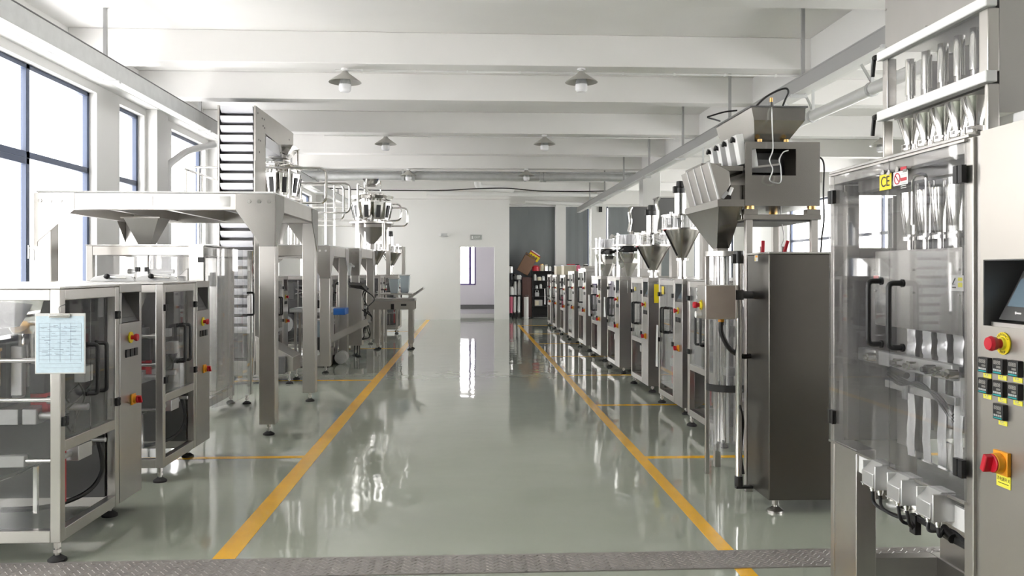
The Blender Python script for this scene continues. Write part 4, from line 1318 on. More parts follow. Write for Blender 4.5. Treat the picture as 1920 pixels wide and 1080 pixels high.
# post with the swinging control box
pp = at(1385, 700, 5.22)
MB().cyl((pp.x, pp.y, 0.12), (pp.x, pp.y, 1.57), 0.020, 22).build('post', 'polished', cm)
MB().cyl((pp.x, pp.y, 0.098), (pp.x, pp.y, 0.16), 0.026, 20).box(pp.x - 0.02, pp.y - 0.02, 0.082, pp.x + 0.16, pp.y + 0.02, 0.097).build('post_foot', 'black', cm)
MB().cyl((pp.x, pp.y, 1.50), (pp.x, pp.y, 1.58), 0.030, 20).box(pp.x - 0.045, pp.y - 0.02, 1.50, pp.x + 0.02, pp.y + 0.02, 1.56).build('post_clamp', 'black', cm, bevel=0.004)
zc_ = at(1385, 553, 5.22).z
MB().cyl((pp.x, pp.y, zc_ - 0.03), (pp.x, pp.y, zc_ + 0.03), 0.032, 20).cyl((pp.x, pp.y, zc_), (cx0 + 0.02, pp.y, zc_), 0.024, 18).build('arm', 'dark_steel', cm)
a, b = at(1323, 535, 5.12), at(1381, 599, 5.12)
bx = MB().box(a.x, a.y, b.z, b.x, a.y + 0.19, a.z).build('control_box', 'steel', cm, bevel=0.004)
mat('tan_plate', (0.36, 0.30, 0.26), 0.4, 0.3, var=0.06, scale=(8, 8, 8))
MB().box(a.x + 0.004, a.y - 0.003, b.z + 0.004, b.x - 0.004, a.y, a.z - 0.004).build('front_plate', 'tan_plate', bx)
estop_l(bx if False else cm, Vector((a.x, a.y + 0.10, at(1313, 572, 5.2).z)), 0.95)
ck = Vector((a.x, a.y + 0.10, at(1313, 590, 5.2).z))
MB().cyl(ck, ck + Vector((-0.03, 0, 0)), 0.018, 20).cyl(ck + Vector((-0.03, 0, 0)), ck + Vector((-0.036, 0, 0)), 0.022, 20).build('push_button', 'white', cm)
g = Vector(((a.x + b.x) / 2 + 0.03, a.y + 0.09, b.z))
MB().cyl(g, g + Vector((0, 0, -0.02)), 0.02, 14).build('cable_gland', 'orange', cm)
MB().tube(curve([g + Vector((0, 0, -0.015)), g + Vector((0.005, 0.01, -0.09)), g + Vector((0.06, 0.02, -0.19)), g + Vector((0.14, 0.03, -0.24)), g + Vector((0.20, 0.03, -0.24))]), 0.016, 10).build('hose', 'black', cm)
# round guard
gc = at(1364, 660, 5.95)
GR_ = 0.145
GB, GT = 0.18, 1.56
MB().lathe([(GR_, GB), (GR_, GT), (GR_ - 0.005, GT), (GR_ - 0.005, GB)], (gc.x, gc.y, 0), 36, closed=True).build('round_guard', 'clear_tube', cm)
MB().cyl((gc.x, gc.y, GT), (gc.x, gc.y, GT + 0.035), GR_ + 0.01, 36).build('guard_cap', 'steel', cm)
MB().lathe([(GR_ + 0.012, 0.60), (GR_ + 0.018, 0.60), (GR_ + 0.018, 0.65), (GR_ + 0.012, 0.65)], (gc.x, gc.y, 0), 30, a0=PI * 0.95, a1=PI * 1.75, closed=True).build('belt', 'rubber', cm)
MB().tube(curve([(gc.x + 0.05, gc.y - GR_ - 0.01, 0.62), (pp.x + 0.01, pp.y + 0.03, 0.63), (pp.x + 0.03, pp.y + 0.01, 0.50), (pp.x + 0.02, pp.y + 0.02, 0.30), (pp.x + 0.03, pp.y + 0.0, 0.17)]), 0.009, 8).build('cable', 'black', cm)
for k, (dx, dy, r, m) in enumerate(((-0.06, 0.0, 0.016, 'polished'), (0.0, 0.05, 0.028, 'polished'), (0.05, -0.02, 0.012, 'steel'), (-0.02, -0.07, 0.010, 'white'))):
    MB().cyl((gc.x + dx, gc.y + dy, GB + 0.05), (gc.x + dx, gc.y + dy, GT), r, 16).build('inner_rod', m, cm)
MB().box(gc.x + 0.04, gc.y - 0.10, GB, gc.x + 0.09, gc.y - 0.05, GT).build('inner_column', 'steel', cm)
MB().box(gc.x - 0.05, gc.y - 0.06, 0.98, gc.x + 0.03, gc.y + 0.02, 1.06).box(gc.x - 0.02, gc.y - 0.03, 0.7, gc.x + 0.05, gc.y + 0.05, 0.76).build('inner_clamp', 'cast_alu', cm, bevel=0.004)
MB().box(gc.x - GR_ - 0.02, gc.y - 0.02, 0.0, gc.x - GR_ + 0.01, gc.y + 0.01, GT).build('guard_leg', 'steel', cm, bevel=0.003)
MB().box(gc.x + 0.1, gc.y + 0.1, 0.0, gc.x + 0.14, gc.y + 0.14, GT).build('guard_leg', 'steel', cm, bevel=0.003)
MB().box(gc.x + 0.1, gc.y - 0.5, 1.50, gc.x + 0.16, gc.y + 0.14, 1.555).build('guard_arm', 'steel', cm)
for k in range(3):
    MB().cyl((gc.x + 0.10, gc.y - 0.30, 0.45 + 0.06 * k), (gc.x - 0.02, gc.y - 0.30, 0.45 + 0.06 * k), 0.012, 10).build('fitting', 'cast_alu', cm)

# packing machine without control box behind the guard
nb = vffs('wide bag packing machine with a white CE sticker, behind the round clear guard', GR, box=False, apron=0.56, seed=9)
nb.location = (2.06, zy(7.82, 2.06), 0); nb.rotation_euler = (0, 0, PI); nb.scale = (1, 1.5, 1)
ce = MB().box(-0.002, 0.20, 1.20, 0.0, 0.30, 1.30).build('ce_sticker', 'white', nb)
text('CE', 0.075, 'black', ce, (0.0004, 0.25, 1.25), (0, 1, 0), (0, 0, 1))

# ------------------------------------------------------------------ linear weigher on its stand
lw = thing('linear_weigher', 'four-lane linear weigher with an open steel body and a hopper on top', 'weigher', (2.05, 5.7, 1.9))
D0, D1 = 5.45, 6.22
def Q(px, py, d=D0):
    return at(px, py, d)
def slab(px0, py0, px1, py1, d, dy0, dy1):
    """box whose near face covers the photo rectangle at depth d; runs dy0..dy1 behind that face"""
    a_, b_ = at(px0, py0, d), at(px1, py1, d)
    y = (a_.y + b_.y) / 2
    return (a_.x, y + dy0, b_.z, b_.x, y + dy1, a_.z)
bx0 = slab(1396, 266, 1539, 386, D0, 0, 0.01)
wy = bx0[1]
X0, X1, Z0, Z1 = bx0[0], bx0[3], bx0[2], bx0[5]
ox0, oz1 = at(1409, 278, D0).x, at(1409, 279, D0).z
ox1, oz0 = at(1493, 329, D0).x, at(1493, 329, D0).z
LEN = 0.74
b = MB()
b.box(X0, wy, Z0, X1, wy + 0.012, oz0).box(X0, wy, oz1, X1, wy + 0.012, Z1).box(X0, wy, oz0, ox0, wy + 0.012, oz1).box(ox1, wy, oz0, X1, wy + 0.012, oz1)
b.box(X0, wy + 0.012, Z1 - 0.01, X1, wy + LEN, Z1).box(X0, wy + 0.012, Z0, X1, wy + LEN, Z0 + 0.01).box(X1 - 0.01, wy + 0.012, Z0, X1, wy + LEN, Z1).box(X0, wy + LEN - 0.01, Z0, X1, wy + LEN, Z1)
b.box(X0, wy + 0.012, Z0, X0 + 0.01, wy + LEN, Z0 + 0.22)
b.build('body', 'steel_dark_reflect', lw)
MB().box(ox0 + 0.02, wy + 0.10, oz0 + 0.03, ox1 - 0.06, wy + 0.16, oz1 - 0.06).box(ox0 + 0.01, wy + 0.2, oz0, ox1, wy + 0.22, oz1).build('inner_pan', 'dark_steel', lw)
MB().obox((ox0 + 0.10, wy + 0.12, oz0 + 0.07), (0.22, 0.10, 0.012), (0, -0.12, 0)).build('feed_pan', 'steel', lw)
MB().obox((ox0 + 0.02, wy + 0.05, oz1 - 0.06), (0.05, 0.05, 0.12), (0, -0.15, 0)).build('vibrator', 'white', lw, bevel=0.004)
# hopper
ht = [Q(1406, 203), Q(1509, 203)]
hy0, hy1 = wy - 0.02, wy + LEN + 0.02
zt, zm, zb_ = ht[0].z, Q(1406, 226).z, Q(1420, 264).z
xa, xb = ht[0].x, ht[1].x
xc, xd = Q(1422, 260).x, Q(1484, 260).x
h = MB()
top = [(xa, hy0, zt), (xb, hy0, zt), (xb, hy1, zt), (xa, hy1, zt)]
mid = [(xa + 0.02, hy0 + 0.01, zm), (xb, hy0 + 0.01, zm), (xb, hy1 - 0.01, zm), (xa + 0.02, hy1 - 0.01, zm)]
low = [(xc, hy0 + 0.10, zb_), (xd, hy0 + 0.10, zb_), (xd, hy1 - 0.10, zb_), (xc, hy1 - 0.10, zb_)]
h.shell(mid, top, 0.006).shell(low, mid, 0.006)
h.build('hopper', 'steel_dark_reflect', lw)
rim = MB().box(xa - 0.012, hy0 - 0.012, zt, xb + 0.012, hy0 + 0.006, zt + 0.010).box(xa - 0.012, hy1 - 0.006, zt, xb + 0.012, hy1 + 0.012, zt + 0.010).box(xa - 0.012, hy0 + 0.0062, zt, xa + 0.006, hy1 - 0.0062, zt + 0.010).box(xb - 0.006, hy0 + 0.0062, zt, xb + 0.012, hy1 - 0.0062, zt + 0.010)
rim.build('hopper_rim', 'dark_steel', lw)
MB().box(xc - 0.02, hy0 + 0.08, Z1 + 0.004, xd + 0.02, hy1 - 0.08, zb_ + 0.002).build('hopper_base', 'steel_dark_reflect', lw)
for x in (xc + 0.02, xd - 0.02):
    MB().cyl((x, hy0 + 0.06, Z1), (x, hy0 + 0.06, Z1 + 0.022), 0.016, 14).build('rubber_mount', 'brass', lw)
# four lane gates along the aisle side
for k in range(4):
    yy = wy + 0.06 + k * 0.185
    c = Vector((Q(1402, 262).x - 0.035, yy, Q(1402, 262).z))
    gate = MB().obox(c + Vector((0.0, 0, -0.06)), (0.05, 0.075, 0.20), (0, -0.18, 0)).build('lane_gate', 'white', lw, bevel=0.004)
    MB().cyl(c + Vector((-0.022, 0, 0.0)), c + Vector((-0.06, 0, 0.006)), 0.014, 14).cyl(c + Vector((-0.05, 0, 0.004)), c + Vector((-0.062, 0, 0.007)), 0.020, 14).build('knob', 'black', gate)
# weighing buckets: slanted block with ribs facing the aisle
pf = [(1327, 305), (1341, 308), (1367, 322), (1369, 346), (1353, 374), (1346, 375)]
prof = [(Q(px, py).x, Q(px, py).z) for px, py in pf]
n_l = 4
lane = (LEN - 0.02) / n_l
for k in range(n_l):
    y0 = wy + 0.01 + k * lane
    bk = MB().prism(prof, 'y', y0, y0 + lane - 0.012).build('weigh_bucket', 'steel', lw, bevel=0.003)
    p0, p1 = Vector((prof[0][0], y0 - 0.006, prof[0][1])), Vector((prof[5][0], y0 - 0.006, prof[5][1]))
    MB().bar(p0, p1, 0.010, 0.016, up=(0, 1, 0)).build('rib', 'white', bk)
MB().box(Q(1338, 300).x, wy + 0.02, Q(1338, 320).z, X0 - 0.002, wy + LEN - 0.02, Q(1338, 311).z).build('bucket_shelf', 'steel_dark_reflect', lw)
MB().box(Q(1337, 300).x, wy + 0.30, Q(1337, 310).z, Q(1337, 300).x + 0.14, wy + LEN - 0.02, Q(1337, 296).z).build('bucket_back', 'steel_dark_reflect', lw)
MB().box(Q(1374, 300).x, wy + 0.05, Z0 + 0.01, X0 - 0.003, wy + LEN - 0.05, Q(1374, 346).z).build('actuator_box', 'steel_dark_reflect', lw)
MB().cyl(Q(1372, 352) + Vector((0, -0.01, 0)), Q(1366, 366) + Vector((0, -0.01, 0)), 0.012, 12).bar(Q(1353, 372) + Vector((0, -0.012, 0)), Q(1363, 360) + Vector((0, -0.012, 0)), 0.01, 0.022).build('actuator', 'cast_alu', lw)
# collecting tray and chute
tx0, tx1 = Q(1341, 380).x, Q(1392, 380).x
tz0, tz1 = Q(1341, 388).z, Q(1341, 375).z
ch = thing('collecting_chute', 'tall tapering steel chute hanging under the weighing buckets', 'chute', ((tx0 + tx1) / 2, wy + 0.35, tz0))
rim = [(tx0, wy - 0.03, tz1), (tx1, wy - 0.03, tz1), (tx1, wy + LEN + 0.05, tz1), (tx0, wy + LEN + 0.05, tz1)]
rim2 = [(tx0, wy - 0.03, tz0), (tx1, wy - 0.03, tz0), (tx1, wy + LEN + 0.05, tz0), (tx0, wy + LEN + 0.05, tz0)]
MB().shell(rim2, rim, 0.006).build('rim', 'steel_dark_reflect', ch)
sx, sy, sz = gc.x - 0.05, gc.y, 1.615
low = [(sx - 0.045, sy - 0.06, sz), (sx + 0.045, sy - 0.06, sz), (sx + 0.045, sy + 0.06, sz), (sx - 0.045, sy + 0.06, sz)]
rim3 = [(tx0 + 0.01, wy - 0.02, tz0), (tx1 - 0.01, wy - 0.02, tz0), (tx1 - 0.01, wy + LEN + 0.04, tz0), (tx0 + 0.01, wy + LEN + 0.04, tz0)]
MB().shell(low, rim3, 0.005).build('funnel', 'steel_dark_reflect', ch)
MB().box(sx - 0.04, sy - 0.055, sz - 0.02, sx + 0.04, sy + 0.055, sz).build('spout', 'steel_dark_reflect', ch)
# stand
ls = thing('weigher_stand', 'steel stand with four square legs carrying the linear weigher behind the tall cabinet', 'stand', ((X0 + X1) / 2, wy + 0.35, 0))
sz1, sz0 = Q(1396, 402).z, Q(1396, 412).z
sx0, sx1 = Q(1392, 400).x, X1 + 0.004
st_ = MB().box(sx0, wy - 0.01, sz0, sx1, wy + 0.03, sz1).box(sx0, wy + LEN - 0.04, sz0, sx1, wy + LEN, sz1).box(sx0, wy + 0.031, sz0, sx0 + 0.04, wy + LEN - 0.041, sz1).box(sx1 - 0.04, wy + 0.031, sz0, sx1, wy + LEN - 0.041, sz1)
st_.build('top_frame', 'steel_dark_reflect', ls, bevel=0.002)
MB().box(sx0 + 0.041, wy + 0.031, sz0 - 0.01, sx1 - 0.041, wy + LEN - 0.041, sz0 + 0.005).build('drip_tray', 'dark_steel', ls)
for x in (sx0 + 0.02, sx1 - 0.06):
    for y in (wy, wy + LEN - 0.05):
        MB().box(x, y, 0.0, x + 0.045, y + 0.045, sz0).build('leg', 'steel', ls, bevel=0.003)
for x in (sx0 + 0.05, sx1 - 0.05):
    for y in (wy + 0.02, wy + LEN - 0.02):
        MB().box(x - 0.045, y - 0.03, sz1, x + 0.045, y + 0.03, Z0 - 0.022).build('mount_bracket', 'steel_dark_reflect', ls)
        MB().cyl((x, y, Z0 - 0.022), (x, y, Z0), 0.03, 16).build('rubber_mount', 'brass', ls)


def cord(label, pts, r=0.005, mt='black', n=8, name='cable', cat='cable', group=None):
    return tag(MB().tube(curve(pts, n), r, 8).build(name, mt), label, cat, group)


cord('grey cord hanging down the front of the linear weigher', [Q(1447, 202, 5.46), Q(1447, 205, 5.40), Q(1448, 240, 5.40), Q(1449, 280, 5.38), Q(1443, 300, 5.38), Q(1449, 318, 5.38), Q(1443, 337, 5.38), Q(1455, 343, 5.38), Q(1464, 340, 5.38), Q(1464, 315, 5.39), Q(1461, 300, 5.39), Q(1468, 286, 5.40), Q(1478, 282, 5.44)], 0.004, 'galv')
cord('black cord looping down from the right side of the linear weigher', [Q(1522, 293, 5.7), Q(1537, 295, 5.7), Q(1545, 310, 5.7), Q(1544, 360, 5.7), Q(1545, 410, 5.7), Q(1541, 445, 5.6), Q(1539, 472, 5.5)], 0.006)
cord('black cord arching over the hopper of the linear weigher', [Q(1414, 204, 5.46), Q(1418, 199, 5.47), Q(1436, 182, 5.47), Q(1458, 170, 5.47), Q(1474, 166, 5.47), Q(1478, 174, 5.47), Q(1472, 188, 5.47), Q(1466, 204, 5.46)], 0.007)
cord('black cord lying bent over the far rim of the linear weigher hopper', [Q(1382, 207, 6.0), Q(1358, 210, 6.0), Q(1334, 217, 6.0), Q(1327, 220, 6.0), Q(1340, 224, 6.05), Q(1350, 227, 6.1)], 0.006)
cord('grey cord hanging beneath the weigher stand behind the cabinet', [Q(1463, 388, 5.8), Q(1466, 420, 5.8), Q(1470, 445, 5.8), Q(1465, 462, 5.8), Q(1470, 470, 5.7)], 0.004, 'galv')
t = thing('air_valve', 'black and brass air fitting above the weigher hopper', 'fitting', tuple(Q(1446, 196, 5.6)))
q = Q(1446, 196, 5.6)
MB().cyl(q + Vector((0, 0, -0.012)), q + Vector((0, 0, 0.015)), 0.016, 14).build('body', 'dark_steel', t)
MB().cyl(q + Vector((0, 0, 0.015)), q + Vector((0, 0, 0.045)), 0.010, 12).build('tip', 'brass', t)
for k, px in enumerate((1428, 1468)):
    q = Q(px, 462, 5.65)
    t = thing('clamp', ('red-handled clamp on the cabinet rear edge, the left of two' if k == 0 else 'red-handled clamp on the cabinet rear edge, the right of two'), 'clamp', (q.x, q.y, 1.50), 'red clamps behind the cabinet')
    MB().bar((q.x, q.y, 1.50), (q.x, q.y, 1.62), 0.02, 0.012).build('jaw', 'cast_alu', t)
    MB().bar((q.x + 0.004, q.y - 0.012, 1.575), (q.x + (0.006 if k == 0 else 0.03), q.y - 0.012, 1.66), 0.022, 0.014).build('handle', 'red', t, bevel=0.004)
# ------------------------------------------------------------------ clipboard on the nearest machine
c0 = at(108, 645, 4.07)
cbd = thing('clipboard', 'clear clipboard with a pale blue form, hung on the nearest left machine', 'clipboard', (c0.x, c0.y, c0.z))
hw, hh = 0.122, 0.150
YB = 4.215
MB().box(c0.x - hw, YB - 0.009, c0.z - hh, c0.x + hw, YB - 0.004, c0.z + hh).build('board', 'paper_white', cbd, bevel=0.002)
sh = MB().box(c0.x - hw + 0.006, YB - 0.0105, c0.z - hh + 0.006, c0.x + hw - 0.006, YB - 0.0092, c0.z + hh - 0.014).build('form_sheet', 'paper', cbd)
ru = MB()
for k in range(12):
    z = c0.z + hh - 0.05 - k * 0.02
    ru.box(c0.x - hw + 0.02, YB - 0.0111, z, c0.x + hw - 0.02, YB - 0.0106, z + 0.001)
for k in range(5):
    x = c0.x - hw + 0.02 + k * (2 * hw - 0.04) / 4
    ru.box(x, YB - 0.0111, c0.z - hh + 0.06, x + 0.001, YB - 0.0106, c0.z + hh - 0.05)
rng = random.Random(4)
for k in range(60):
    x, z = c0.x + rng.uniform(-0.095, 0.06), c0.z + rng.uniform(-0.07, 0.09)
    ru.box(x, YB - 0.0112, z, x + rng.uniform(0.008, 0.035), YB - 0.0106, z + 0.0018)
mat('ink', (0.28, 0.36, 0.45), 0.6)
ru.build('ruled_lines', 'ink', sh)
cl = MB().box(c0.x - 0.05, YB - 0.02, c0.z + hh - 0.022, c0.x + 0.05, YB - 0.009, c0.z + hh - 0.008).cyl((c0.x - 0.05, YB - 0.014, c0.z + hh - 0.006), (c0.x + 0.05, YB - 0.014, c0.z + hh - 0.006), 0.006, 12)
cl.build('clip', 'polished', cbd, bevel=0.002)
MB().tube(curve([(c0.x, YB - 0.012, c0.z + hh - 0.004), (c0.x - 0.004, YB - 0.010, c0.z + hh + 0.03), (c0.x + 0.03, YB - 0.006, c0.z + hh + 0.045)]), 0.002, 6).build('cord', 'dark_steel', cbd)

# levers and slotted plates on the tops of the two near machines
for k, (px, py, zc, lab) in enumerate(((210, 521, 6.3, 'slotted white bracket on the second left machine, the nearer of two, black ball knob'),
                                       (292, 520, 6.6, 'slotted white bracket on the second left machine, the one closer to the aisle'))):
    q = at(px, py, zc)
    z = H + 0.002
    t = thing('film_bracket', lab, 'bracket', (q.x, q.y, z), 'film brackets on the second left machine')
    MB().prism([(q.x - 0.17, z), (q.x + 0.17, z), (q.x + 0.14, z + 0.035), (q.x + 0.06, z + 0.05), (q.x - 0.05, z + 0.05), (q.x - 0.14, z + 0.03)], 'y', q.y, q.y + 0.03).build('plate', 'white', t, bevel=0.003)
    MB().tube(curve([(q.x - 0.02, q.y - 0.015, z + 0.035), (q.x + 0.05, q.y - 0.02, z + 0.028), (q.x + 0.11, q.y - 0.015, z + 0.022)]), 0.006, 8).build('lever', 'polished', t)
    MB().lathe([(0.0, -0.022), (0.018, -0.014), (0.024, 0.0), (0.018, 0.014), (0.0, 0.022)], (q.x - 0.03, q.y - 0.02, z + 0.036), 16).build('ball_knob', 'black', t)
    MB().cyl((q.x - 0.15, q.y + 0.05, z + 0.018), (q.x + 0.15, q.y + 0.05, z + 0.018), 0.016, 14).build('roller', 'polished', t)

# ------------------------------------------------------------------ tall machine below the first platform
bx = thing('tall_packing_machine', 'tall glazed packing machine below the nearest steel platform, with a bulging clear side guard', 'machine', (-3.05, 8.6, 0))
ax0, ax1, ay0, ay1, az = -3.72, -2.60, 8.24, 9.30, 1.70
f = MB()
for x in (ax0, ax1 - 0.06):
    for y in (ay0, ay1 - 0.06):
        f.box(x, y, 0.08, x + 0.06, y + 0.06, az)
for y in (ay0, ay1 - 0.06):
    for z in (0.09, az - 0.09):
        f.box(ax0 + 0.061, y + 0.001, z, ax1 - 0.061, y + 0.059, z + 0.085)
for x in (ax0, ax1 - 0.06):
    for z in (0.09, az - 0.09):
        f.box(x + 0.001, ay0 + 0.061, z, x + 0.059, ay1 - 0.061, z + 0.085)
xm = at(266, 500, 8.05).x
f.box(xm - 0.05, ay0 + 0.001, 0.176, xm + 0.05, ay0 + 0.04, az - 0.091)
f.build('frame', 'steel', bx, bevel=0.003)
MB().box(ax0 - 0.005, ay0 - 0.005, az, ax1 + 0.005, ay1, az + 0.012).build('top_plate', 'steel_x', bx)
MB().box(at(352, 500, 8.05).x, ay0 - 0.004, 0.2, ax1 - 0.002, ay0 - 0.0005, az - 0.002).build('bright_panel', 'polished', bx)
for a_, b_ in ((ax0 + 0.06, xm - 0.05), (xm + 0.05, at(350, 500, 8.05).x)):
    d = MB().box(a_, ay0 + 0.004, 0.20, b_, ay0 + 0.012, az - 0.09).build('door', 'acrylic', bx)
    hx = xm - 0.045 if b_ < xm else xm + 0.045
    for z in (1.47, 0.55):
        MB().box(hx - 0.02, ay0 - 0.015, z - 0.022, hx - 0.002, ay0, z + 0.022).box(hx + 0.002, ay0 - 0.015, z - 0.022, hx + 0.02, ay0, z + 0.022).build('hinge', 'black', d)
q = at(375, 487, 8.05)
MB().box(q.x - 0.03, ay0 - 0.02, q.z - 0.025, q.x + 0.03, ay0 - 0.004, q.z + 0.025).build('hinge', 'black', bx, bevel=0.002)
cg = MB()
n = 10
pr = []
for i in range(n + 1):
    k = i / n
    pr.append((ax1 + 0.004 + 0.20 * math.sin(k * PI * 0.5), ay0 + 0.02 + (ay1 - ay0 - 0.1) * (1 - math.cos(k * PI * 0.5))))
for (x0, y0), (x1, y1) in zip(pr[:-1], pr[1:]):
    cg._add([(x0, y0, 0.10), (x1, y1, 0.10), (x1, y1, az - 0.02), (x0, y0, az - 0.02), (x0 - .005, y0, 0.10), (x1 - .005, y1, 0.10), (x1 - .005, y1, az - 0.02), (x0 - .005, y0, az - 0.02)],
            [(0, 1, 2, 3), (7, 6, 5, 4), (0, 4, 5, 1), (3, 2, 6, 7), (0, 3, 7, 4), (1, 5, 6, 2)])
cgo = cg.build('curved_guard', 'clear_tube', bx, sharp=60)
hx, hy = pr[-1][0] - 0.01, pr[-1][1] - 0.10
MB().tube(fillet([(hx, hy - 0.04, 1.22), (hx + 0.07, hy - 0.02, 1.22), (hx + 0.07, hy - 0.02, 0.98), (hx, hy - 0.04, 0.98)], 0.02), 0.012, 10).build('handle', 'black', cgo)
MB().box(pr[-1][0] - 0.04, pr[-1][1], 0.10, pr[-1][0] + 0.01, pr[-1][1] + 0.05, az - 0.02).build('guard_post', 'polished', bx, bevel=0.003)
MB().box(ax1 - 0.30, ay0 + 0.50, 0.2, ax1 - 0.02, ay1 - 0.1, 1.60).box(ax0 + 0.3, ay0 + 0.5, 0.8, ax1 - 0.35, ay0 + 0.56, 1.4).build('inner_body', 'steel_x', bx, bevel=0.01)
MB().cyl((-3.2, ay0 + 0.35, 0.9), (-3.2, ay0 + 0.35, 1.69), 0.07, 24).build('forming_tube', 'polished', bx)
MB().box(-3.5, ay0 + 0.25, 1.05, -2.9, ay0 + 0.30, 1.12).cyl((-3.4, ay0 + 0.2, 1.45), (-2.95, ay0 + 0.2, 1.45), 0.025, 14).build('roller_bar', 'cast_alu', bx)
MB().box(ax1 + 0.03, ay0 + 0.10, 1.30, ax1 + 0.075, ay0 + 0.16, 1.44).box(ax1 + 0.01, ay0 + 0.11, 1.33, ax1 + 0.03, ay0 + 0.15, 1.41).build('latch_block', 'white', bx, bevel=0.004)
for x, y in ((ax1 - 0.03, ay0 + 0.03), (ax1 - 0.03, ay1 - 0.03), (ax0 + 0.03, ay0 + 0.03), (ax0 + 0.03, ay1 - 0.03), (ax1 + 0.165, ay1 - 0.10)):
    foot(bx, x, y, 0.10)
hung_sheet('plastic_sheet', 'clear whitish plastic sheet hanging at the aisle side of the tall glazed machine', 'paper_white', (ax1 + 0.27, ay1 + 0.09, 1.18), 0.22, 0.42, 3)


# ------------------------------------------------------------------ working platforms
def platform(label, X0, X1, Y0, Y1, ZT, beam=0.15, lg=0.14, name='steel_platform', plates=False):
    t = thing(name, label, 'platform', ((X0 + X1) / 2, (Y0 + Y1) / 2, 0), 'steel working platforms')
    zb = ZT - beam
    legs = []
    for x in (X0, X1 - lg):
        for y in (Y0, Y1 - lg):
            lo = MB().box(x, y, 0.10, x + lg, y + lg, zb - 0.001).build('leg', 'steel', t, bevel=0.006)
            foot(lo, x + lg / 2, y + lg / 2, 0.10, 0.05)
            # gusset plates from beam to leg, front and side
            o = lg + 0.20
            fy = Y0 - 0.006 if y == Y0 else Y1
            if x == X1 - lg:
                pts = [(x + lg + 0.004, ZT - 0.005), (x + lg - o, ZT - 0.005), (x + lg - o, zb), (x, zb - 0.28), (x, zb - 0.32), (x + lg, zb - 0.32)]
            else:
                pts = [(x - 0.004, ZT - 0.005), (x, zb - 0.32), (x + lg * 0.2, zb - 0.32), (x + lg * 0.2, zb - 0.28), (x + o, zb), (x + o, ZT - 0.005)]
            g = MB().prism(pts, 'y', fy, fy + 0.006).build('gusset_plate', 'steel_dark_reflect', t)
            bm = MB()
            for k in range(3):
                bxx = (x + lg - 0.05 - 0.085 * k) if x == X1 - lg else (x + 0.05 + 0.085 * k)
                if y == Y0:
                    bm.cyl((bxx, fy - 0.008, ZT - 0.075), (bxx, fy, ZT - 0.075), 0.017, 6)
            if bm.v:
                bm.build('bolts', 'polished', g)
            fx = X1 if x == X1 - lg else X0 - 0.006
            if y == Y0:
                pts = [(y - 0.004, ZT - 0.005), (y, zb - 0.32), (y + lg * 0.3, zb - 0.32), (y + o, zb), (y + o, ZT - 0.005)]
            else:
                pts = [(y + lg + 0.004, ZT - 0.005), (y + lg - o, ZT - 0.005), (y + lg - o, zb), (y + lg * 0.7, zb - 0.32), (y + lg, zb - 0.32)]
            MB().prism(pts, 'x', fx, fx + 0.006).build('gusset_plate', 'steel_dark_reflect', t)
    MB().box(X0, Y0, zb, X1, Y0 + 0.06, ZT - 0.004).build('beam', 'steel', t, bevel=0.004)
    MB().box(X0, Y1 - 0.06, zb, X1, Y1, ZT - 0.004).build('beam', 'steel', t, bevel=0.004)
    MB().box(X0, Y0 + 0.061, zb, X0 + 0.06, Y1 - 0.061, ZT - 0.004).build('beam', 'steel', t, bevel=0.004)
    MB().box(X1 - 0.06, Y0 + 0.061, zb, X1, Y1 - 0.061, ZT - 0.004).build('beam', 'steel', t, bevel=0.004)
    dk = MB().box(X0 + 0.02, Y0 - 0.01, ZT - 0.003, X1 - 0.01, Y1 - 0.02, ZT + 0.012).build('deck', 'white', t)
    cj = MB()
    for k in range(1, 4):
        x = X0 + (X1 - X0) * k / 4
        MB().box(x - 0.025, Y0 + 0.062, zb + 0.02, x + 0.025, Y1 - 0.062, ZT - 0.004).build('joist', 'steel', t)
    if plates:
        for px in (183, 286, 427):
            x = at(px, 378, 7.34).x
            pl = MB().box(x - 0.045, Y0 - 0.004, zb + 0.03, x + 0.045, Y0, ZT - 0.03).build('splice_plate', 'polished', t)
    return t


p1 = platform('nearest steel working platform, on square legs over the tall glazed machine', -3.77, -1.71, 7.38, 9.42, 2.14, plates=True)
p2 = platform('second steel working platform from the camera, right behind the nearest one', -4.10, -1.98, 11.85, 13.70, 1.82)
p3 = platform('third and farthest steel working platform, beside the inclined conveyor table', -4.05, -1.90, 14.36, 16.70, 1.85)


def rail(parent, pts, r=0.019, closed=False, name='rail'):
    return MB().tube(fillet(pts, 0.11, 6), r, 10).build(name, 'polished', parent)


def railing(label, a, b, z0, zm, zt, posts, over=0.0):
    """loop rail from a to b (x, y) with a rounded end at b and posts at fractions"""
    t = thing('guard_rail', label, 'railing', ((a[0] + b[0]) / 2, (a[1] + b[1]) / 2, z0), 'tubular guard rails on the platforms')
    d = Vector((b[0] - a[0], b[1] - a[1], 0))
    dn = d.normalized()
    A, B = Vector((a[0], a[1], 0)), Vector((b[0], b[1], 0)) + dn * over
    rail(t, [A + Vector((0, 0, zt)), B + Vector((0, 0, zt)), B + Vector((0, 0, zm)), A + Vector((0, 0, zm))])
    for k in posts:
        q = A + d * k
        MB().cyl((q.x, q.y, z0), (q.x, q.y, zt - 0.01), 0.019, 12).build('post', 'polished', t)
    return t


def topp(px, zc):
    v = at(px, 500, zc)
    return (v.x, v.y)


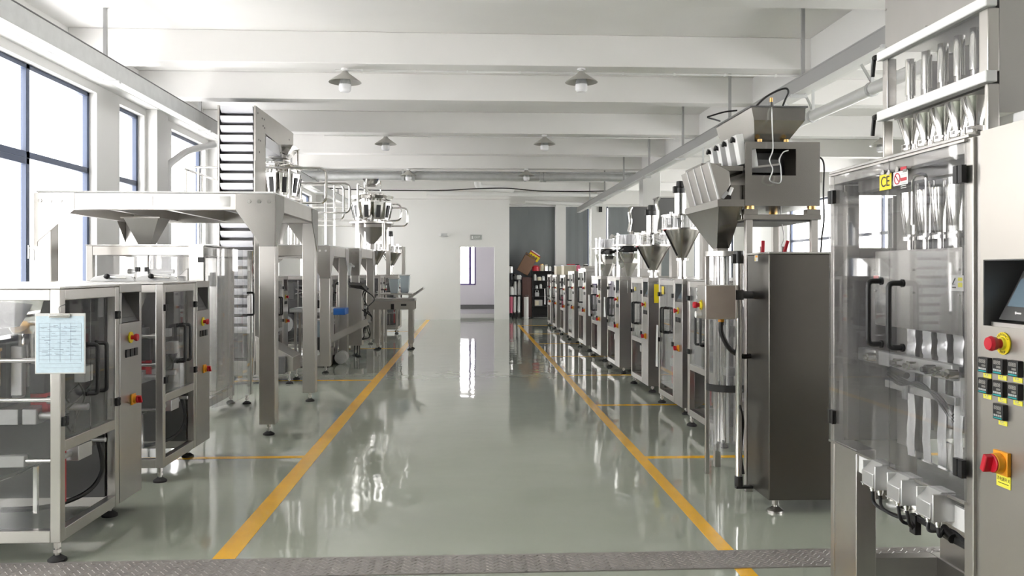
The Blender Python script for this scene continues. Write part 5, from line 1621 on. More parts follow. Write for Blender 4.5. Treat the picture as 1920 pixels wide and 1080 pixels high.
railing('front guard rail of the second platform, its rounded end toward the aisle', (-3.9, 11.95), topp(612, 11.85), 1.833, 2.43, 2.93, (0.03, 0.28, 0.42, 0.72))
railing('rear guard rail of the second platform, seen right behind its front rail', (-3.9, 13.60), topp(656, 13.4), 1.833, 2.40, 2.88, (0.05, 0.5, 0.80))
railing('side guard rail of the second platform by the windows', (-4.02, 11.95), (-4.02, 13.55), 1.833, 2.40, 2.90, (0.0, 0.45, 0.98))
railing('front guard rail of the third platform facing the camera', (-3.8, 14.45), topp(645, 14.3), 1.863, 2.35, 2.95, (0.1, 0.55, 0.9))
railing('slanting side guard rail of the third platform along the aisle', topp(671, 14.4), topp(703, 16.6), 1.863, 2.40, 2.97, (0.0, 0.38, 0.98))
railing('rear guard rail of the third platform, poking out past the far weigher', (-3.7, 16.6), topp(764, 16.5), 1.863, 2.36, 2.72, (0.2, 0.6, 0.84))
railing('inner guard rail of the third platform, just short of the rear one', (-3.6, 15.9), topp(752, 15.8), 1.863, 2.42, 2.74, (0.2, 0.85))


# ------------------------------------------------------------------ multihead weighers
def multihead(label, r=0.33, hb=0.58, infeed=True, small=False):
    """ring of hoppers round a feeding cone on a base frame; origin on the platform deck"""
    t = thing('multihead_weigher', label, 'weigher', (0, 0, 0), 'multihead weighers on the platforms')
    LOCAL.add(t.name)
    MB().cyl((0, 0, hb - 0.03), (0, 0, hb), r * 1.15, 30).box(-r, -0.03, hb - 0.09, r, 0.03, hb - 0.03).build('base_plate', 'steel', t)
    for k in range(4):
        a = PI / 4 + k * PI / 2
        MB().cyl((r * 0.95 * math.cos(a), r * 0.95 * math.sin(a), 0.0), (r * 0.95 * math.cos(a), r * 0.95 * math.sin(a), hb - 0.03), 0.03, 12).build('leg', 'steel', t)
    MB().lathe([(0.06, -0.0), (0.05, 0.1), (r * 0.85, hb - 0.1), (r * 0.85 - 0.006, hb - 0.1), (0.045, 0.1)], (0, 0, 0), 24).build('discharge_chute', 'steel_mid', t)
    MB().cyl((0, 0, hb), (0, 0, hb + 0.50), r * 0.50, 26).build('center_body', 'polished', t)
    MB().lathe([(0.0, hb + 0.60), (r * 0.72, hb + 0.53), (r * 0.72, hb + 0.52), (0.0, hb + 0.52)], (0, 0, 0), 28).build('feeding_cone', 'polished', t)
    for k in range(10):
        a = 2 * PI * k / 10 + 0.15
        ca, sa = math.cos(a), math.sin(a)
        def pt(rr, tt, z):
            return Vector((rr * ca - tt * sa, rr * sa + tt * ca, z))
        w1, w0 = r * 0.26, r * 0.17
        b = MB().loft([pt(r * 0.66, -w0, hb + 0.04), pt(r * 0.90, -w0, hb + 0.04), pt(r * 0.90, w0, hb + 0.04), pt(r * 0.66, w0, hb + 0.04)],
                      [pt(r * 0.60, -w1, hb + 0.36), pt(r * 1.05, -w1, hb + 0.36), pt(r * 1.05, w1, hb + 0.36), pt(r * 0.60, w1, hb + 0.36)])
        bo = b.build('weigh_hopper', 'polished', t, bevel=0.003)
        MB().loft([pt(r * 0.91, -w0 * .6, hb + 0.08), pt(r * 0.95, -w0 * .6, hb + 0.08), pt(r * 0.95, w0 * .6, hb + 0.08), pt(r * 0.91, w0 * .6, hb + 0.08)],
                  [pt(r * 1.03, -w0 * .6, hb + 0.30), pt(r * 1.07, -w0 * .6, hb + 0.30), pt(r * 1.07, w0 * .6, hb + 0.30), pt(r * 1.03, w0 * .6, hb + 0.30)]).build('gate_spring', 'black', bo)
        MB().obox(pt(r * 0.92, 0, hb + 0.47), (r * 0.36, w1 * 1.7, 0.06), (0, 0.3, a)).build('feed_pan', 'polished', t)
    if infeed:
        sq = lambda s, z: [(-s, -s, z), (s, -s, z), (s, s, z), (-s, s, z)]
        (MB().shell(sq(0.08, hb + 0.66), sq(0.15, hb + 0.80), 0.005) if small else MB().shell(sq(0.12, hb + 0.60), sq(0.25, hb + 0.77), 0.005)).build('infeed_funnel', 'polished', t)
        for sx in (-1, 1):
            MB().cyl((sx * (0.15 if small else 0.24), 0.14, hb + 0.36), (sx * (0.15 if small else 0.24), 0.14, hb + (0.79 if small else 0.76)), 0.012, 8).build('funnel_stay', 'polished', t)
    return t


m1 = multihead('multihead weigher on the second platform, below the head of the bucket elevator', 0.30, 0.68)
m1.location = (-2.80, 12.36, 1.835)
m2 = multihead('multihead weigher on the third platform, farther along the aisle', 0.36, 0.50, small=True)
m2.location = (-1.80 - 0.02, 15.55, 1.865)
t = thing('discharge_funnel', 'square steel funnel hanging under the nearest platform over the tall machine', 'funnel', (-3.24, 8.5, 1.72))
fa = [(-3.41, 8.34, 1.985), (-3.07, 8.34, 1.985), (-3.07, 8.66, 1.985), (-3.41, 8.66, 1.985)]
fb = [(-3.30, 8.44, 1.716), (-3.18, 8.44, 1.716), (-3.18, 8.56, 1.716), (-3.30, 8.56, 1.716)]
MB().shell(fb, fa, 0.005).build('cone', 'steel_mid', t)
MB().box(-3.43, 8.32, 1.975, -3.05, 8.34, 1.989).box(-3.43, 8.66, 1.975, -3.05, 8.68, 1.989).build('flange', 'steel', t)

# ------------------------------------------------------------------ bucket elevator
EX0, EX1 = at(409, 400, 10.6).x, at(474, 400, 10.6).x
EY0, EY1 = 10.82, 11.38
ET = at(440, 196, 10.6).z
el = thing('bucket_elevator', 'tall bucket elevator with stacked white trays rising behind the nearest platform', 'conveyor', ((EX0 + EX1) / 2, (EY0 + EY1) / 2, 0))
MB().box(EX1 - 0.004, EY0, 0.30, EX1 + 0.012, EY1, ET).build('side_plate', 'steel', el)
MB().box(EX0 - 0.012, EY0, 0.30, EX0 + 0.004, EY1, ET).build('side_plate', 'steel', el)
MB().box(EX0 + 0.004, EY1 - 0.03, 0.30, EX1 - 0.004, EY1 - 0.02, ET - 0.05).build('back_plate', 'steel_mid', el)
MB().box(EX0 + 0.005, EY0 + 0.17, 0.32, EX1 - 0.005, EY0 + 0.175, ET - 0.05).build('chain_board', 'dark_steel', el)
# head running away from the camera
hy = lambda px: (FPX * ((EX1 + 0.012) / CS) / (px - 880.0) - (EX1 + 0.012) * SN) / CS
def hz(px, py):
    zc = FPX * ((EX1 + 0.012) / CS) / (px - 880.0)
    return EYE - (py - 509) * zc / FPX
ya_, yb_ = hy(476), hy(549)
prof = [(EY0 + 0.001, ET), (yb_, hz(549, 250)), (yb_, hz(549, 287)), (hy(540), hz(540, 290)), (hy(531), hz(531, 279)), (hy(496), hz(496, 250)), (hy(496), hz(496, 300)), (EY0 + 0.001, hz(476, 300))]
for x in (EX0 - 0.020, EX1 + 0.0125):
    hp = MB().prism(prof, 'x', x, x + 0.008)
    ho = hp.build('head_plate', 'steel', el)
    if x > EX0:
        bl = MB()
        for px, py in ((482, 212), (490, 222), (494, 224), (492, 236), (495, 240), (484, 262), (487, 264), (485, 285), (541, 262)):
            yy, zz = hy(px), hz(px, py)
            bl.cyl((x + 0.008, yy, zz), (x + 0.013, yy, zz), 0.012, 8)
        bl.build('bolts', 'dark_steel', ho)
MB().box(EX0 - 0.01, hy(497), hz(497, 276), EX1 + 0.012, hy(531), hz(531, 278) + 0.01).build('head_bottom', 'white_plastic', el)
tp = [Vector((EX0, EY1, ET - 0.04)), Vector((EX1, EY1, ET - 0.04))]
MB().loft([(EX0, EY1, ET - 0.10), (EX1, EY1, ET - 0.10), (EX1, yb_, hz(549, 252)), (EX0, yb_, hz(549, 252))], [(EX0, EY1, ET - 0.09), (EX1, EY1, ET - 0.09), (EX1, yb_, hz(549, 252) + 0.01), (EX0, yb_, hz(549, 252) + 0.01)]).build('head_cover', 'steel', el)
MB().box(EX0, yb_ - 0.01, hz(549, 287), EX1, yb_, hz(549, 252)).build('head_end', 'steel', el)
step = (at(0, 212.0, 10.6).z - at(0, 230.1, 10.6).z)
zz = at(0, 203, 10.6).z
proto_b = None
k = 0
pw = EX1 - EX0 - 0.03
while zz > 0.62:
    if proto_b is None:
        m = MB()
        xa, xb = EX0 + 0.015, EX1 - 0.015
        pr = [(0.0, 0.040), (-0.075, 0.036), (-0.062, -0.005), (-0.02, -0.042), (0.05, -0.046), (0.10, -0.03), (0.10, 0.0)]
        m.prism([(EY0 + 0.06 + a_, zz + b_) for a_, b_ in pr], 'x', xa, xb)
        proto_b = m.build('bucket', 'white_plastic', el, bevel=0.004)
        z_first = zz
    else:
        c = proto_b.copy()
        COL.objects.link(c)
        c.location = (0, 0, zz - z_first)
    zz -= step
    k += 1
brk = MB()
for i in range(k):
    z = z_first - step * i
    brk.box(EX1 - 0.014, EY0 + 0.02, z - 0.05, EX1 - 0.005, EY0 + 0.08, z - 0.02)
brk.build('chain_links', 'dark_steel', el)
MB().box(EX0 - 0.02, EY0 - 0.05, 0.12, EX1 + 0.02, EY1 + 0.02, 0.30).build('base_box', 'steel_mid', el, bevel=0.005)
MB().prism([(EX1 + 0.021, 0.12), (EX1 + 0.50, 0.16), (EX1 + 0.50, 0.34), (EX1 + 0.30, 0.46), (EX1 + 0.021, 0.62)], 'y', EY0 - 0.02, EY1 - 0.1).build('boot', 'steel', el, bevel=0.004)
MB().box(EX1 + 0.10, EY0 - 0.12, 0.14, EX1 + 0.42, EY0 - 0.021, 0.36).build('motor_cover', 'dark_steel', el, bevel=0.01)
for x, y in ((EX0 + 0.02, EY0), (EX1 + 0.45, EY0), (EX1 + 0.45, EY1 - 0.12), (EX0 + 0.02, EY1)):
    foot(el, x, y, 0.16)

# ------------------------------------------------------------------ machines farther down the left side
dup(near, (-2.86, 12.20, 0), 0, 'bag packing machine standing under the second platform', GL)
dup(near, (-2.42, 14.75, 0), 0, 'bag packing machine standing under the third platform', GL)
dup(near, (-1.86, 17.45, 0), 0, 'bag packing machine beyond the third platform, the nearer of two with cone hoppers', GL)
dup(near, (-1.66, 19.35, 0), 0, 'bag packing machine farthest along the left side, below the last cone hopper', GL)
a3 = dup(af, (-2.02, 17.85, H), 0, 'steel cone hopper on the left side, the nearer of two by the far wall', 'auger fillers with steel cone hoppers')
a4 = dup(af, (-1.80, 19.10, H), 0, 'steel cone hopper on the left side, the farther of two by the far wall', 'auger fillers with steel cone hoppers')
a4.location = (-1.84, 19.72, H)
a3.scale = a4.scale = (1.2, 1.2, 1.0)


def bin_(label, px0, py0, px1, py1, zc, dep, mt='liquid', name='plastic_bin'):
    a_, b_ = at(px0, py1, zc), at(px1, py0, zc)
    t = thing(name, label, 'bin', ((a_.x + b_.x) / 2, a_.y + dep / 2, a_.z))
    x0, x1, z0, z1, y0, y1 = a_.x, b_.x, a_.z, b_.z, a_.y, a_.y + dep
    s = 0.03
    MB().loft([(x0 + s, y0 + s, z0), (x1 - s, y0 + s, z0), (x1 - s, y1 - s, z0), (x0 + s, y1 - s, z0)], [(x0, y0, z1), (x1, y0, z1), (x1, y1, z1), (x0, y1, z1)]).build('tub', mt, t, bevel=0.01)
    MB().box(x0 - 0.01, y0 - 0.01, z1, x1 + 0.01, y1 + 0.01, z1 + 0.02).build('rim', 'white', t, bevel=0.004)
    return t


# inclined finished-goods conveyor below the second platform
cv = thing('inclined_conveyor', 'small inclined conveyor rising toward the aisle below the second platform', 'conveyor', (-2.2, 12.9, 0))
lo, hi = at(600, 646, 12.9), at(692, 602, 12.9)
d = (hi - lo)
MB().bar(lo - d * 0.25, hi, 0.30, 0.05, up=(0, 0, 1)).build('belt', 'dark_steel', cv)
MB().bar(lo - d * 0.28 + Vector((0, -0.16, 0)), hi + Vector((0, -0.16, 0)), 0.012, 0.10, up=(0, 0, 1)).build('side_rail', 'steel', cv)
MB().bar(lo - d * 0.28 + Vector((0, 0.16, 0)), hi + Vector((0, 0.16, 0)), 0.012, 0.10, up=(0, 0, 1)).build('side_rail', 'steel', cv)
b0, b1 = at(538, 660, 12.55), at(617, 687, 12.55)
MB().prism([(b0.x, b1.z), (b1.x, b1.z), (b1.x, b1.z + 0.26), (b0.x + 0.60, b1.z + 0.26), (b0.x + 0.38, b1.z + 0.10), (b0.x, b1.z + 0.07)], 'y', b0.y - 0.05, b0.y + 0.42).build('base', 'steel', cv, bevel=0.004)
for x in (b0.x + 0.08, b0.x + 0.25, b1.x - 0.06):
    foot(cv, x, b0.y + 0.03, b1.z + 0.002)
q = at(597, 645, 12.7)
MB().box(q.x - 0.05, q.y - 0.05, q.z - 0.09, q.x + 0.06, q.y + 0.05, q.z + 0.10).cyl((q.x - 0.02, q.y - 0.05, q.z - 0.03), (q.x - 0.02, q.y - 0.07, q.z - 0.03), 0.02, 12).build('motor', 'black', cv, bevel=0.008)
MB().cyl((q.x - 0.02, q.y - 0.07, q.z - 0.03), (q.x - 0.02, q.y - 0.08, q.z - 0.03), 0.018, 12).build('switch', 'red', cv)
MB().tube(curve([q + Vector((0.02, -0.03, -0.08)), q + Vector((0.05, -0.03, -0.2)), q + Vector((0.0, -0.03, -0.30)), q + Vector((-0.06, -0.03, -0.37))]), 0.012, 8).build('cable', 'black', cv)

# weighing table by the aisle
tb = thing('check_table', 'stainless conveyor table with a tilted end panel, standing on the left yellow line', 'table', (-1.4, 15.5, 0))
TX0, TX1, TY0, TY1 = -1.78, -1.00, 15.32, 15.72
TZ = at(740, 559, 15.3).z
MB().box(TX0, TY0, TZ - 0.055, TX1, TY1, TZ).build('table_top', 'steel_x', tb, bevel=0.004)
ap = MB().box(TX0 + 0.01, TY0 + 0.01, TZ - 0.21, TX1 - 0.005, TY0 + 0.03, TZ - 0.056).box(TX0 + 0.01, TY1 - 0.03, TZ - 0.21, TX1 - 0.005, TY1 - 0.01, TZ - 0.056)
MB().box(TX0 + 0.01, TY0 + 0.01, TZ - 0.21, TX1 - 0.005, TY0 + 0.03, TZ - 0.056).build('apron', 'steel', tb)
MB().box(TX0 + 0.01, TY1 - 0.03, TZ - 0.21, TX1 - 0.005, TY1 - 0.01, TZ - 0.056).build('apron', 'steel', tb)
q1, q2 = at(736, 575, 15.25), at(757, 572, 15.25)
MB().box(q1.x - 0.03, TY0 + 0.002, q1.z - 0.05, q1.x + 0.03, TY0 + 0.01, q1.z + 0.05).build('switch_box', 'black', tb)
MB().box(q2.x - 0.05, TY0 - 0.02, q2.z - 0.012, q2.x + 0.05, TY0 + 0.01, q2.z + 0.02).build('latch', 'black', tb)
for x in (TX0 + 0.03, TX1 - 0.13):
    for y in (TY0 + 0.031, TY1 - 0.131):
        l_ = MB().box(x, y, 0.12, x + 0.09, y + 0.09, TZ - 0.056).build('leg', 'steel', tb, bevel=0.004)
        foot(l_, x + 0.045, y + 0.045, 0.12, 0.06)
e0, e1 = at(772, 556, 15.4), at(791, 545, 15.4)
MB().bar(e0 + Vector((-0.05, 0.1, -0.03)), e1 + Vector((0.03, 0.1, 0.05)), 0.30, 0.035, up=(0, 0, 1)).build('end_panel', 'steel_mid', tb, bevel=0.004)
bin_('clear plastic hopper box above the conveyor table, the left of two', 729, 523, 748, 550.1, 16.2, 0.25)
bin_('clear plastic hopper box above the conveyor table, the right of two', 749, 517, 768, 549.15, 16.6, 0.25)
bst = thing('bin_stand', 'steel shelf holding the two clear hopper boxes behind the conveyor table', 'stand', (-1.4, 16.7, 0))
zs = zs2 = 1.031
MB().box(-1.75, 16.25, min(zs, zs2) - 0.04, -1.12, 17.05, min(zs, zs2) - 0.012).build('shelf', 'steel', bst)
for x in (-1.72, -1.19):
    for y in (16.3, 16.96):
        MB().box(x, y, 0, x + 0.04, y + 0.04, min(zs, zs2) - 0.04).build('leg', 'steel', bst)
# white drum, pot and trays under the second platform
q = at(594, 545, 12.9)
t = thing('white_drum', 'tall white drum standing on a pale table below the second platform', 'drum', (q.x, q.y + 0.1, q.z))
MB().lathe([(0, 0.0), (0.11, 0.0), (0.115, 0.02), (0.115, 0.36), (0.10, 0.39), (0.0, 0.39)], (q.x, q.y + 0.1, q.z), 26).build('body', 'white_plastic', t)
MB().lathe([(0, 0.391), (0.09, 0.391), (0.09, 0.42), (0, 0.42)], (q.x, q.y + 0.1, q.z), 24).build('cap', 'white', t)
pq = at(594, 578, 12.9)
t = thing('black_stand', 'black pot-like stand under the tall white drum', 'stand', (q.x, q.y + 0.1, pq.z))
MB().lathe([(0, 0.0), (0.12, 0.0), (0.13, 0.12), (0.12, 0.12), (0.10, 0.02), (0, 0.02)], (q.x, q.y + 0.1, pq.z), 24).build('ring', 'black', t)
for a_ in (0, 2.1, 4.2):
    MB().cyl((q.x + 0.115 * math.cos(a_), q.y + 0.1 + 0.115 * math.sin(a_), pq.z + 0.1), (q.x + 0.115 * math.cos(a_), q.y + 0.1 + 0.115 * math.sin(a_), q.z), 0.012, 8).build('rod', 'black', t)
tx = at(600, 590, 12.9)
t = thing('side_table', 'pale low table under the white drum, blue edge toward the aisle', 'table', (tx.x, tx.y + 0.15, 0))
MB().box(tx.x - 0.45, tx.y - 0.1, pq.z - 0.06, tx.x + 0.22, tx.y + 0.5, pq.z - 0.001).build('table_top', 'white', t, bevel=0.004)
MB().box(tx.x + 0.221, tx.y - 0.1, pq.z - 0.10, tx.x + 0.40, tx.y + 0.3, pq.z - 0.001).build('edge_block', 'blue', t, bevel=0.006)
for x in (tx.x - 0.42, tx.x + 0.16):
    for y in (tx.y + 0.1, tx.y + 0.44):
        MB().box(x, y, 0, x + 0.04, y + 0.04, pq.z - 0.06).build('leg', 'steel', t)
bin_('large pale blue bag box on the floor below the side table', 583, 602, 611, 641, 13.2, 0.35, 'paper')
q = at(632, 660, 13.0)
t = thing('white_pump', 'small white pump on a black base on the floor under the platforms', 'pump', (q.x, q.y, 0))
MB().box(q.x - 0.20, q.y - 0.08, 0.0, q.x + 0.02, q.y + 0.14, 0.14).build('base', 'black', t, bevel=0.01)
MB().cyl((q.x + 0.07, q.y - 0.1, 0.10), (q.x + 0.07, q.y + 0.14, 0.10), 0.095, 22).build('body', 'white', t)
# monitor-like black tray and blue block near the third platform
q = at(656, 531, 13.93)
t = thing('control_console', 'grey console box with a black sloping top between the second and third platforms', 'console', (q.x, q.y, 0))
MB().prism([(q.x - 0.22, 0.2), (q.x + 0.20, 0.2), (q.x + 0.20, q.z - 0.12), (q.x - 0.22, q.z - 0.02)], 'y', q.y, q.y + 0.24).build('body', 'steel', t, bevel=0.004)
MB().loft([(q.x - 0.25, q.y - 0.03, q.z - 0.02), (q.x + 0.20, q.y - 0.03, q.z - 0.04), (q.x + 0.30, q.y - 0.03, q.z - 0.14), (q.x + 0.18, q.y - 0.03, q.z - 0.10)],
          [(q.x - 0.25, q.y + 0.23, q.z + 0.02), (q.x + 0.20, q.y + 0.23, q.z), (q.x + 0.30, q.y + 0.23, q.z - 0.10), (q.x + 0.18, q.y + 0.23, q.z - 0.06)]).build('sloping_top', 'black', t)
for k in range(2):
    foot(t, q.x - 0.15 + 0.28 * k, q.y + 0.12, 0.21)
rng = random.Random(3)
for k in range(3):
    a_ = at(690 - 6 * k, 540, 14.0)
    pts = [a_] + [at(690 + rng.uniform(-14, 12), 560 + 18 * i, 14.0 - 0.02 * k) for i in range(5)] + [at(668 + 4 * k, 640, 14.0), at(664 + 5 * k, 668, 14.0)]
    cord('black cable hanging in loops beside the console under the third platform, strand %s' % ('nearest the aisle', 'in the middle', 'innermost')[k], pts, 0.009, group='cables under the third platform')
q = at(577, 503, 14.0)
t = thing('spray_gun', 'grey air gun hanging on its hose from the second platform', 'air gun', tuple(at(657, 505, 13.4)))
q = at(657, 505, 13.4)
MB().bar(q + Vector((0, -0.02, 0.10)), q + Vector((-0.02, -0.02, -0.10)), 0.05, 0.03).bar(q + Vector((0, -0.02, 0.08)), q + Vector((0.07, -0.02, 0.04)), 0.03, 0.03).build('body', 'galv', t, bevel=0.006)
MB().tube(curve([q + Vector((-0.02, -0.02, -0.10)), q + Vector((-0.03, -0.02, -0.22)), q + Vector((0.0, -0.02, -0.3))]), 0.008, 8).build('nozzle', 'dark_steel', t)
# ------------------------------------------------------------------ ceiling services
def lamp(px, py_top, zc, label):
    """enamel cone shade with a finned LED bulb, hung under a beam"""
    p = at(px, py_top, zc)
    x, y, z = p.x, p.y, BEAM + 0.045
    t = thing('pendant_lamp', label, 'lamp', (x, y, z), 'cone lamps under the ceiling beams')
    MB().cyl((x, y, z - 0.065), (x, y, BEAM), 0.045, 16).cyl((x, y, z - 0.10), (x, y, z - 0.06), 0.028, 16).build('ceiling_rose', 'white', t)
    s = MB().lathe([(0.030, -0.075), (0.045, -0.10), (0.175, -0.19), (0.182, -0.20), (0.176, -0.198), (0.043, -0.108), (0.026, -0.085)], (x, y, z), 32)
    s.build('shade', 'enamel', t)
    b = MB().lathe([(0.0, -0.10), (0.028, -0.10), (0.030, -0.14), (0.052, -0.17), (0.064, -0.215), (0.064, -0.225), (0.0, -0.225)], (x, y, z), 26)
    for k in range(18):
        a = 2 * PI * k / 18
        b.bar((x + 0.05 * math.cos(a), y + 0.05 * math.sin(a), z - 0.165), (x + 0.066 * math.cos(a), y + 0.066 * math.sin(a), z - 0.222), 0.004, 0.012)
    bo = b.build('bulb_base', 'galv', t)
    MB().lathe([(0.066, -0.225), (0.068, -0.24), (0.066, -0.285), (0.050, -0.305), (0.0, -0.312)], (x, y, z), 26).build('bulb', 'bulb', bo)


lamp(647, 122, 9.25, 'cone-shaded lamp under the nearest visible beam, toward the windows')
lamp(1090, 124, 9.25, 'cone-shaded lamp under the nearest visible beam, toward the machines with cone hoppers')
lamp(723, 252, 13.75, 'cone-shaded lamp in the second pair down the hall, toward the windows')
lamp(1021, 252, 13.75, 'cone-shaded lamp in the second pair down the hall, toward the cone hoppers')
lamp(766, 318, 18.30, 'small far cone-shaded lamp in the third pair, toward the windows')
lamp(987, 318, 18.30, 'small far cone-shaded lamp in the third pair, toward the blinds')
lamp(1652, 248, 13.9, 'cone-shaded lamp far right, partly behind the stick pack machine')


def conduit(label, pts, r, mt='pvc', clips=0, name='conduit_pipe', rad=0.05):
    t = thing(name, label, 'pipe', tuple(pts[0]))
    MB().tube(fillet(pts, rad, 4) if len(pts) > 2 else [Vector(p) for p in pts], r, 12).build('pipe', mt, t)
    a, b = Vector(pts[0]), Vector(pts[-1])
    for k in range(clips):
        q = a.lerp(b, (k + 0.5) / clips)
        MB().box(q.x - 0.012, q.y - r - 0.006, q.z - r - 0.006, q.x + 0.012, q.y + r + 0.006, q.z + r + 0.004).build('clip', mt, t)
    return t


conduit('thin white conduit under the nearest visible beam, joining its two lamps', [(-1.5, 9.36, BEAM - 0.014), (3.82, 9.36, BEAM - 0.014)], 0.011, clips=9)
conduit('thin white conduit joining the second pair of lamps', [(-2.4, 13.86, BEAM - 0.014), (3.82, 13.86, BEAM - 0.014)], 0.011, clips=9)
conduit('fat grey water pipe running across the hall below the far beams', [(-4.2, 18.64, 3.58), (3.80, 18.64, 3.58)], 0.085, 'galv')
conduit('thinner grey pipe just above the fat water pipe across the hall', [(-4.2, 18.75, 3.70), (3.80, 18.75, 3.70)], 0.02, 'galv')
for px in (755, 986):
    q = at(px, 300, 18.4)
    t = thing('pipe_hanger', 'flat steel hanger holding the fat water pipe, ' + ('nearer the windows' if px < 800 else 'nearer the blinds'), 'hanger', (q.x, 18.52, CEIL), 'hangers of the water pipe')
    MB().box(q.x - 0.025, 18.50, 3.49, q.x + 0.025, 18.52, CEIL - 0.001).build('strap', 'galv', t)
    MB().box(q.x - 0.025, 18.521, 3.475, q.x + 0.03, 18.70, 3.492).build('foot_plate', 'galv', t)
for px in (776, 1015, 1022):
    q = at(px, 320, 18.6)
    t = thing('pipe_coupling', {776: 'grey coupling ring on the water pipe near the window-side hanger', 1015: 'grey coupling ring on the water pipe, left of the close pair', 1022: 'grey coupling ring on the water pipe, right of the close pair'}[px], 'coupling', (q.x, 18.62, 3.58), 'couplings on the water pipe')
    MB().cyl((q.x - 0.03, 18.62, 3.58), (q.x + 0.03, 18.62, 3.58), 0.115, 20).build('ring', 'galv', t)
cord('sagging black cable strung across the far end of the hall', [at(600, 352, 21), at(680, 356, 21), at(760, 357, 21), at(830, 357, 21), at(890, 354, 21), at(950, 353, 21), at(1010, 358, 21), at(1080, 359, 21), at(1145, 358, 21)], 0.014)
conduit('white pipe with an elbow coming down at the far beam', [at(895, 332, 22), at(895, 350, 22), at(960, 356, 23)], 0.09, 'pvc', rad=0.25)
conduit('white cable duct crossing the hall above the blinds', [at(800, 362, 24.2), at(1120, 365, 24.2)], 0.07, 'pvc')
conduit('white pipe above the blinds below the cable duct', [at(985, 378, 25.9), at(1130, 384, 25.9)], 0.06, 'pvc')


def tray(label, side):
    s = -1 if side == 'left' else 1
    xi, xo = (s * 3.20, s * 3.30) if s > 0 else (-3.50, -3.62)
    z0, z1 = (3.20, 3.34) if s > 0 else (3.35, 3.53)
    ya, yb = (1.0, 24.0) if s < 0 else (1.0, 24.5)
    t = thing('cable_tray', label, 'cable tray', (s * 3.28, 12, 3.2), 'cable trays hung under the ceiling')
    MB().box(xi, ya, z0, xo, yb, z0 + 0.004).build('bottom', 'white', t)  # white stands in for window light reflected on the galvanised bottom
    MB().box(xi - 0.002 if s > 0 else xi, ya, z0 + 0.005, xi + (0.0 if s > 0 else 0.002), yb, z1).build('side', 'galv' if s < 0 else 'tray_grey', t)
    MB().box(min(xo, xo + 0.002 * s), ya, z0 + 0.005, max(xo, xo + 0.002 * s), yb, z1).build('side', 'galv', t)
    MB().cyl((xi, ya, z1), (xi, yb, z1), 0.008, 8).build('lip', 'dark_steel' if s < 0 else 'tray_grey', t)
    ys = (5.8, 8.4, 11.3, 14.0, 17.0, 20.0, 23.0) if s < 0 else (6.2, 8.0, 10.3, 12.6, 15.0, 17.5, 20.0, 22.5)
    for y in ys:
        MB().box(xi - s * 0.03, y, z0 - 0.03, xo + s * 0.03, y + 0.04, z0 - 0.001).build('support_bracket', 'galv', t)
        st = MB().box(xo - s * 0.02, y + 0.005, z0 - 0.02, xo + s * 0.012, y + 0.036, CEIL - 0.001)
        st.build('hanger_strut', 'tray_grey', t)
    if s > 0:
        for y in (5.5, 7.2, 9.6):
            pass
    return t


tray('long cable tray hung along the window side', 'left')
tray('long cable tray hung above the right row of machines', 'right')
t = conduit('fat white fire pipe hung high on the right', [(3.95, 3.0, 3.24), (3.95, 10.25, 3.24)], 0.062)
for y in (7.9, 9.3, 10.1):
    MB().cyl((3.95, y, 3.24), (3.95, y + 0.04, 3.24), 0.075, 20).build('clamp_ring', 'galv', t)
    MB().bar((3.95, y + 0.02, 3.30), (3.95, y + 0.02, 3.64), 0.03, 0.01).build('slotted_strap', 'galv', t)
    MB().bar((3.95, y + 0.02, 3.30), (3.95, y + 0.35, 3.64), 0.03, 0.01).build('slotted_strap', 'galv', t)
t = conduit('fat white fire pipe continuing farther down the right side', [(3.95, 10.6, 3.22), (3.95, 14.2, 3.22)], 0.055)
for y in (11.2, 13.8):
    MB().bar((3.95, y, 3.28), (3.95, y, 3.64), 0.03, 0.01).build('slotted_strap', 'galv', t)
t = thing('angle_bracket', 'grey angle bracket at the end of the fat white fire pipe', 'bracket', (3.9, 10.4, 3.66))
MB().box(3.83, 10.36, 3.12, 3.88, 10.40, 3.659).box(3.83, 10.30, 3.10, 4.10, 10.40, 3.119).build('angle', 'galv', t)
t = conduit('grey pipe rising along the window wall beside a pillar', [(-4.42, 12.35, 0.4), (-4.42, 12.35, 3.0), (-4.20, 12.55, 3.25), (-3.9, 12.9, 3.4)], 0.05, 'pvc', rad=0.1)
conduit('thin dark conduit dropping down the window wall', [(-4.45, 12.20, 2.2), (-4.45, 12.20, 3.70)], 0.02, 'galv')
# ------------------------------------------------------------------ far wall fittings
q = at(893, 445, 24.95)
t = thing('exit_sign', 'small grey exit sign above the far doorway', 'sign', (q.x, PW - 0.02, q.z))
MB().box(q.x - 0.175, PW - 0.03, q.z - 0.075, q.x + 0.175, PW - 0.001, q.z + 0.075).build('box', 'galv', t, bevel=0.004)
mat('sign_face', (0.36, 0.38, 0.36), 0.4)
fc = MB().box(q.x - 0.165, PW - 0.034, q.z - 0.065, q.x + 0.165, PW - 0.0305, q.z + 0.065).build('face', 'sign_face', t)
text('EXIT', 0.085, 'white', fc, (q.x + 0.03, PW - 0.0345, q.z), (1, 0, 0), (0, 0, 1))
MB().box(q.x - 0.14, PW - 0.0355, q.z - 0.045, q.x - 0.095, PW - 0.0342, q.z + 0.045).build('pictogram', 'white', fc)
q = at(833, 441, 24.95)
t = thing('emergency_light', 'twin-head emergency light on the far wall', 'light', (q.x, PW - 0.04, q.z))
MB().box(q.x - 0.10, PW - 0.06, q.z - 0.05, q.x + 0.10, PW - 0.001, q.z + 0.05).build('case', 'galv', t, bevel=0.01)
for s in (-1, 1):
    MB().cyl((q.x + s * 0.13, PW - 0.09, q.z + 0.01), (q.x + s * 0.13, PW - 0.02, q.z + 0.01), 0.045, 16).build('lamp_head', 'white', t)

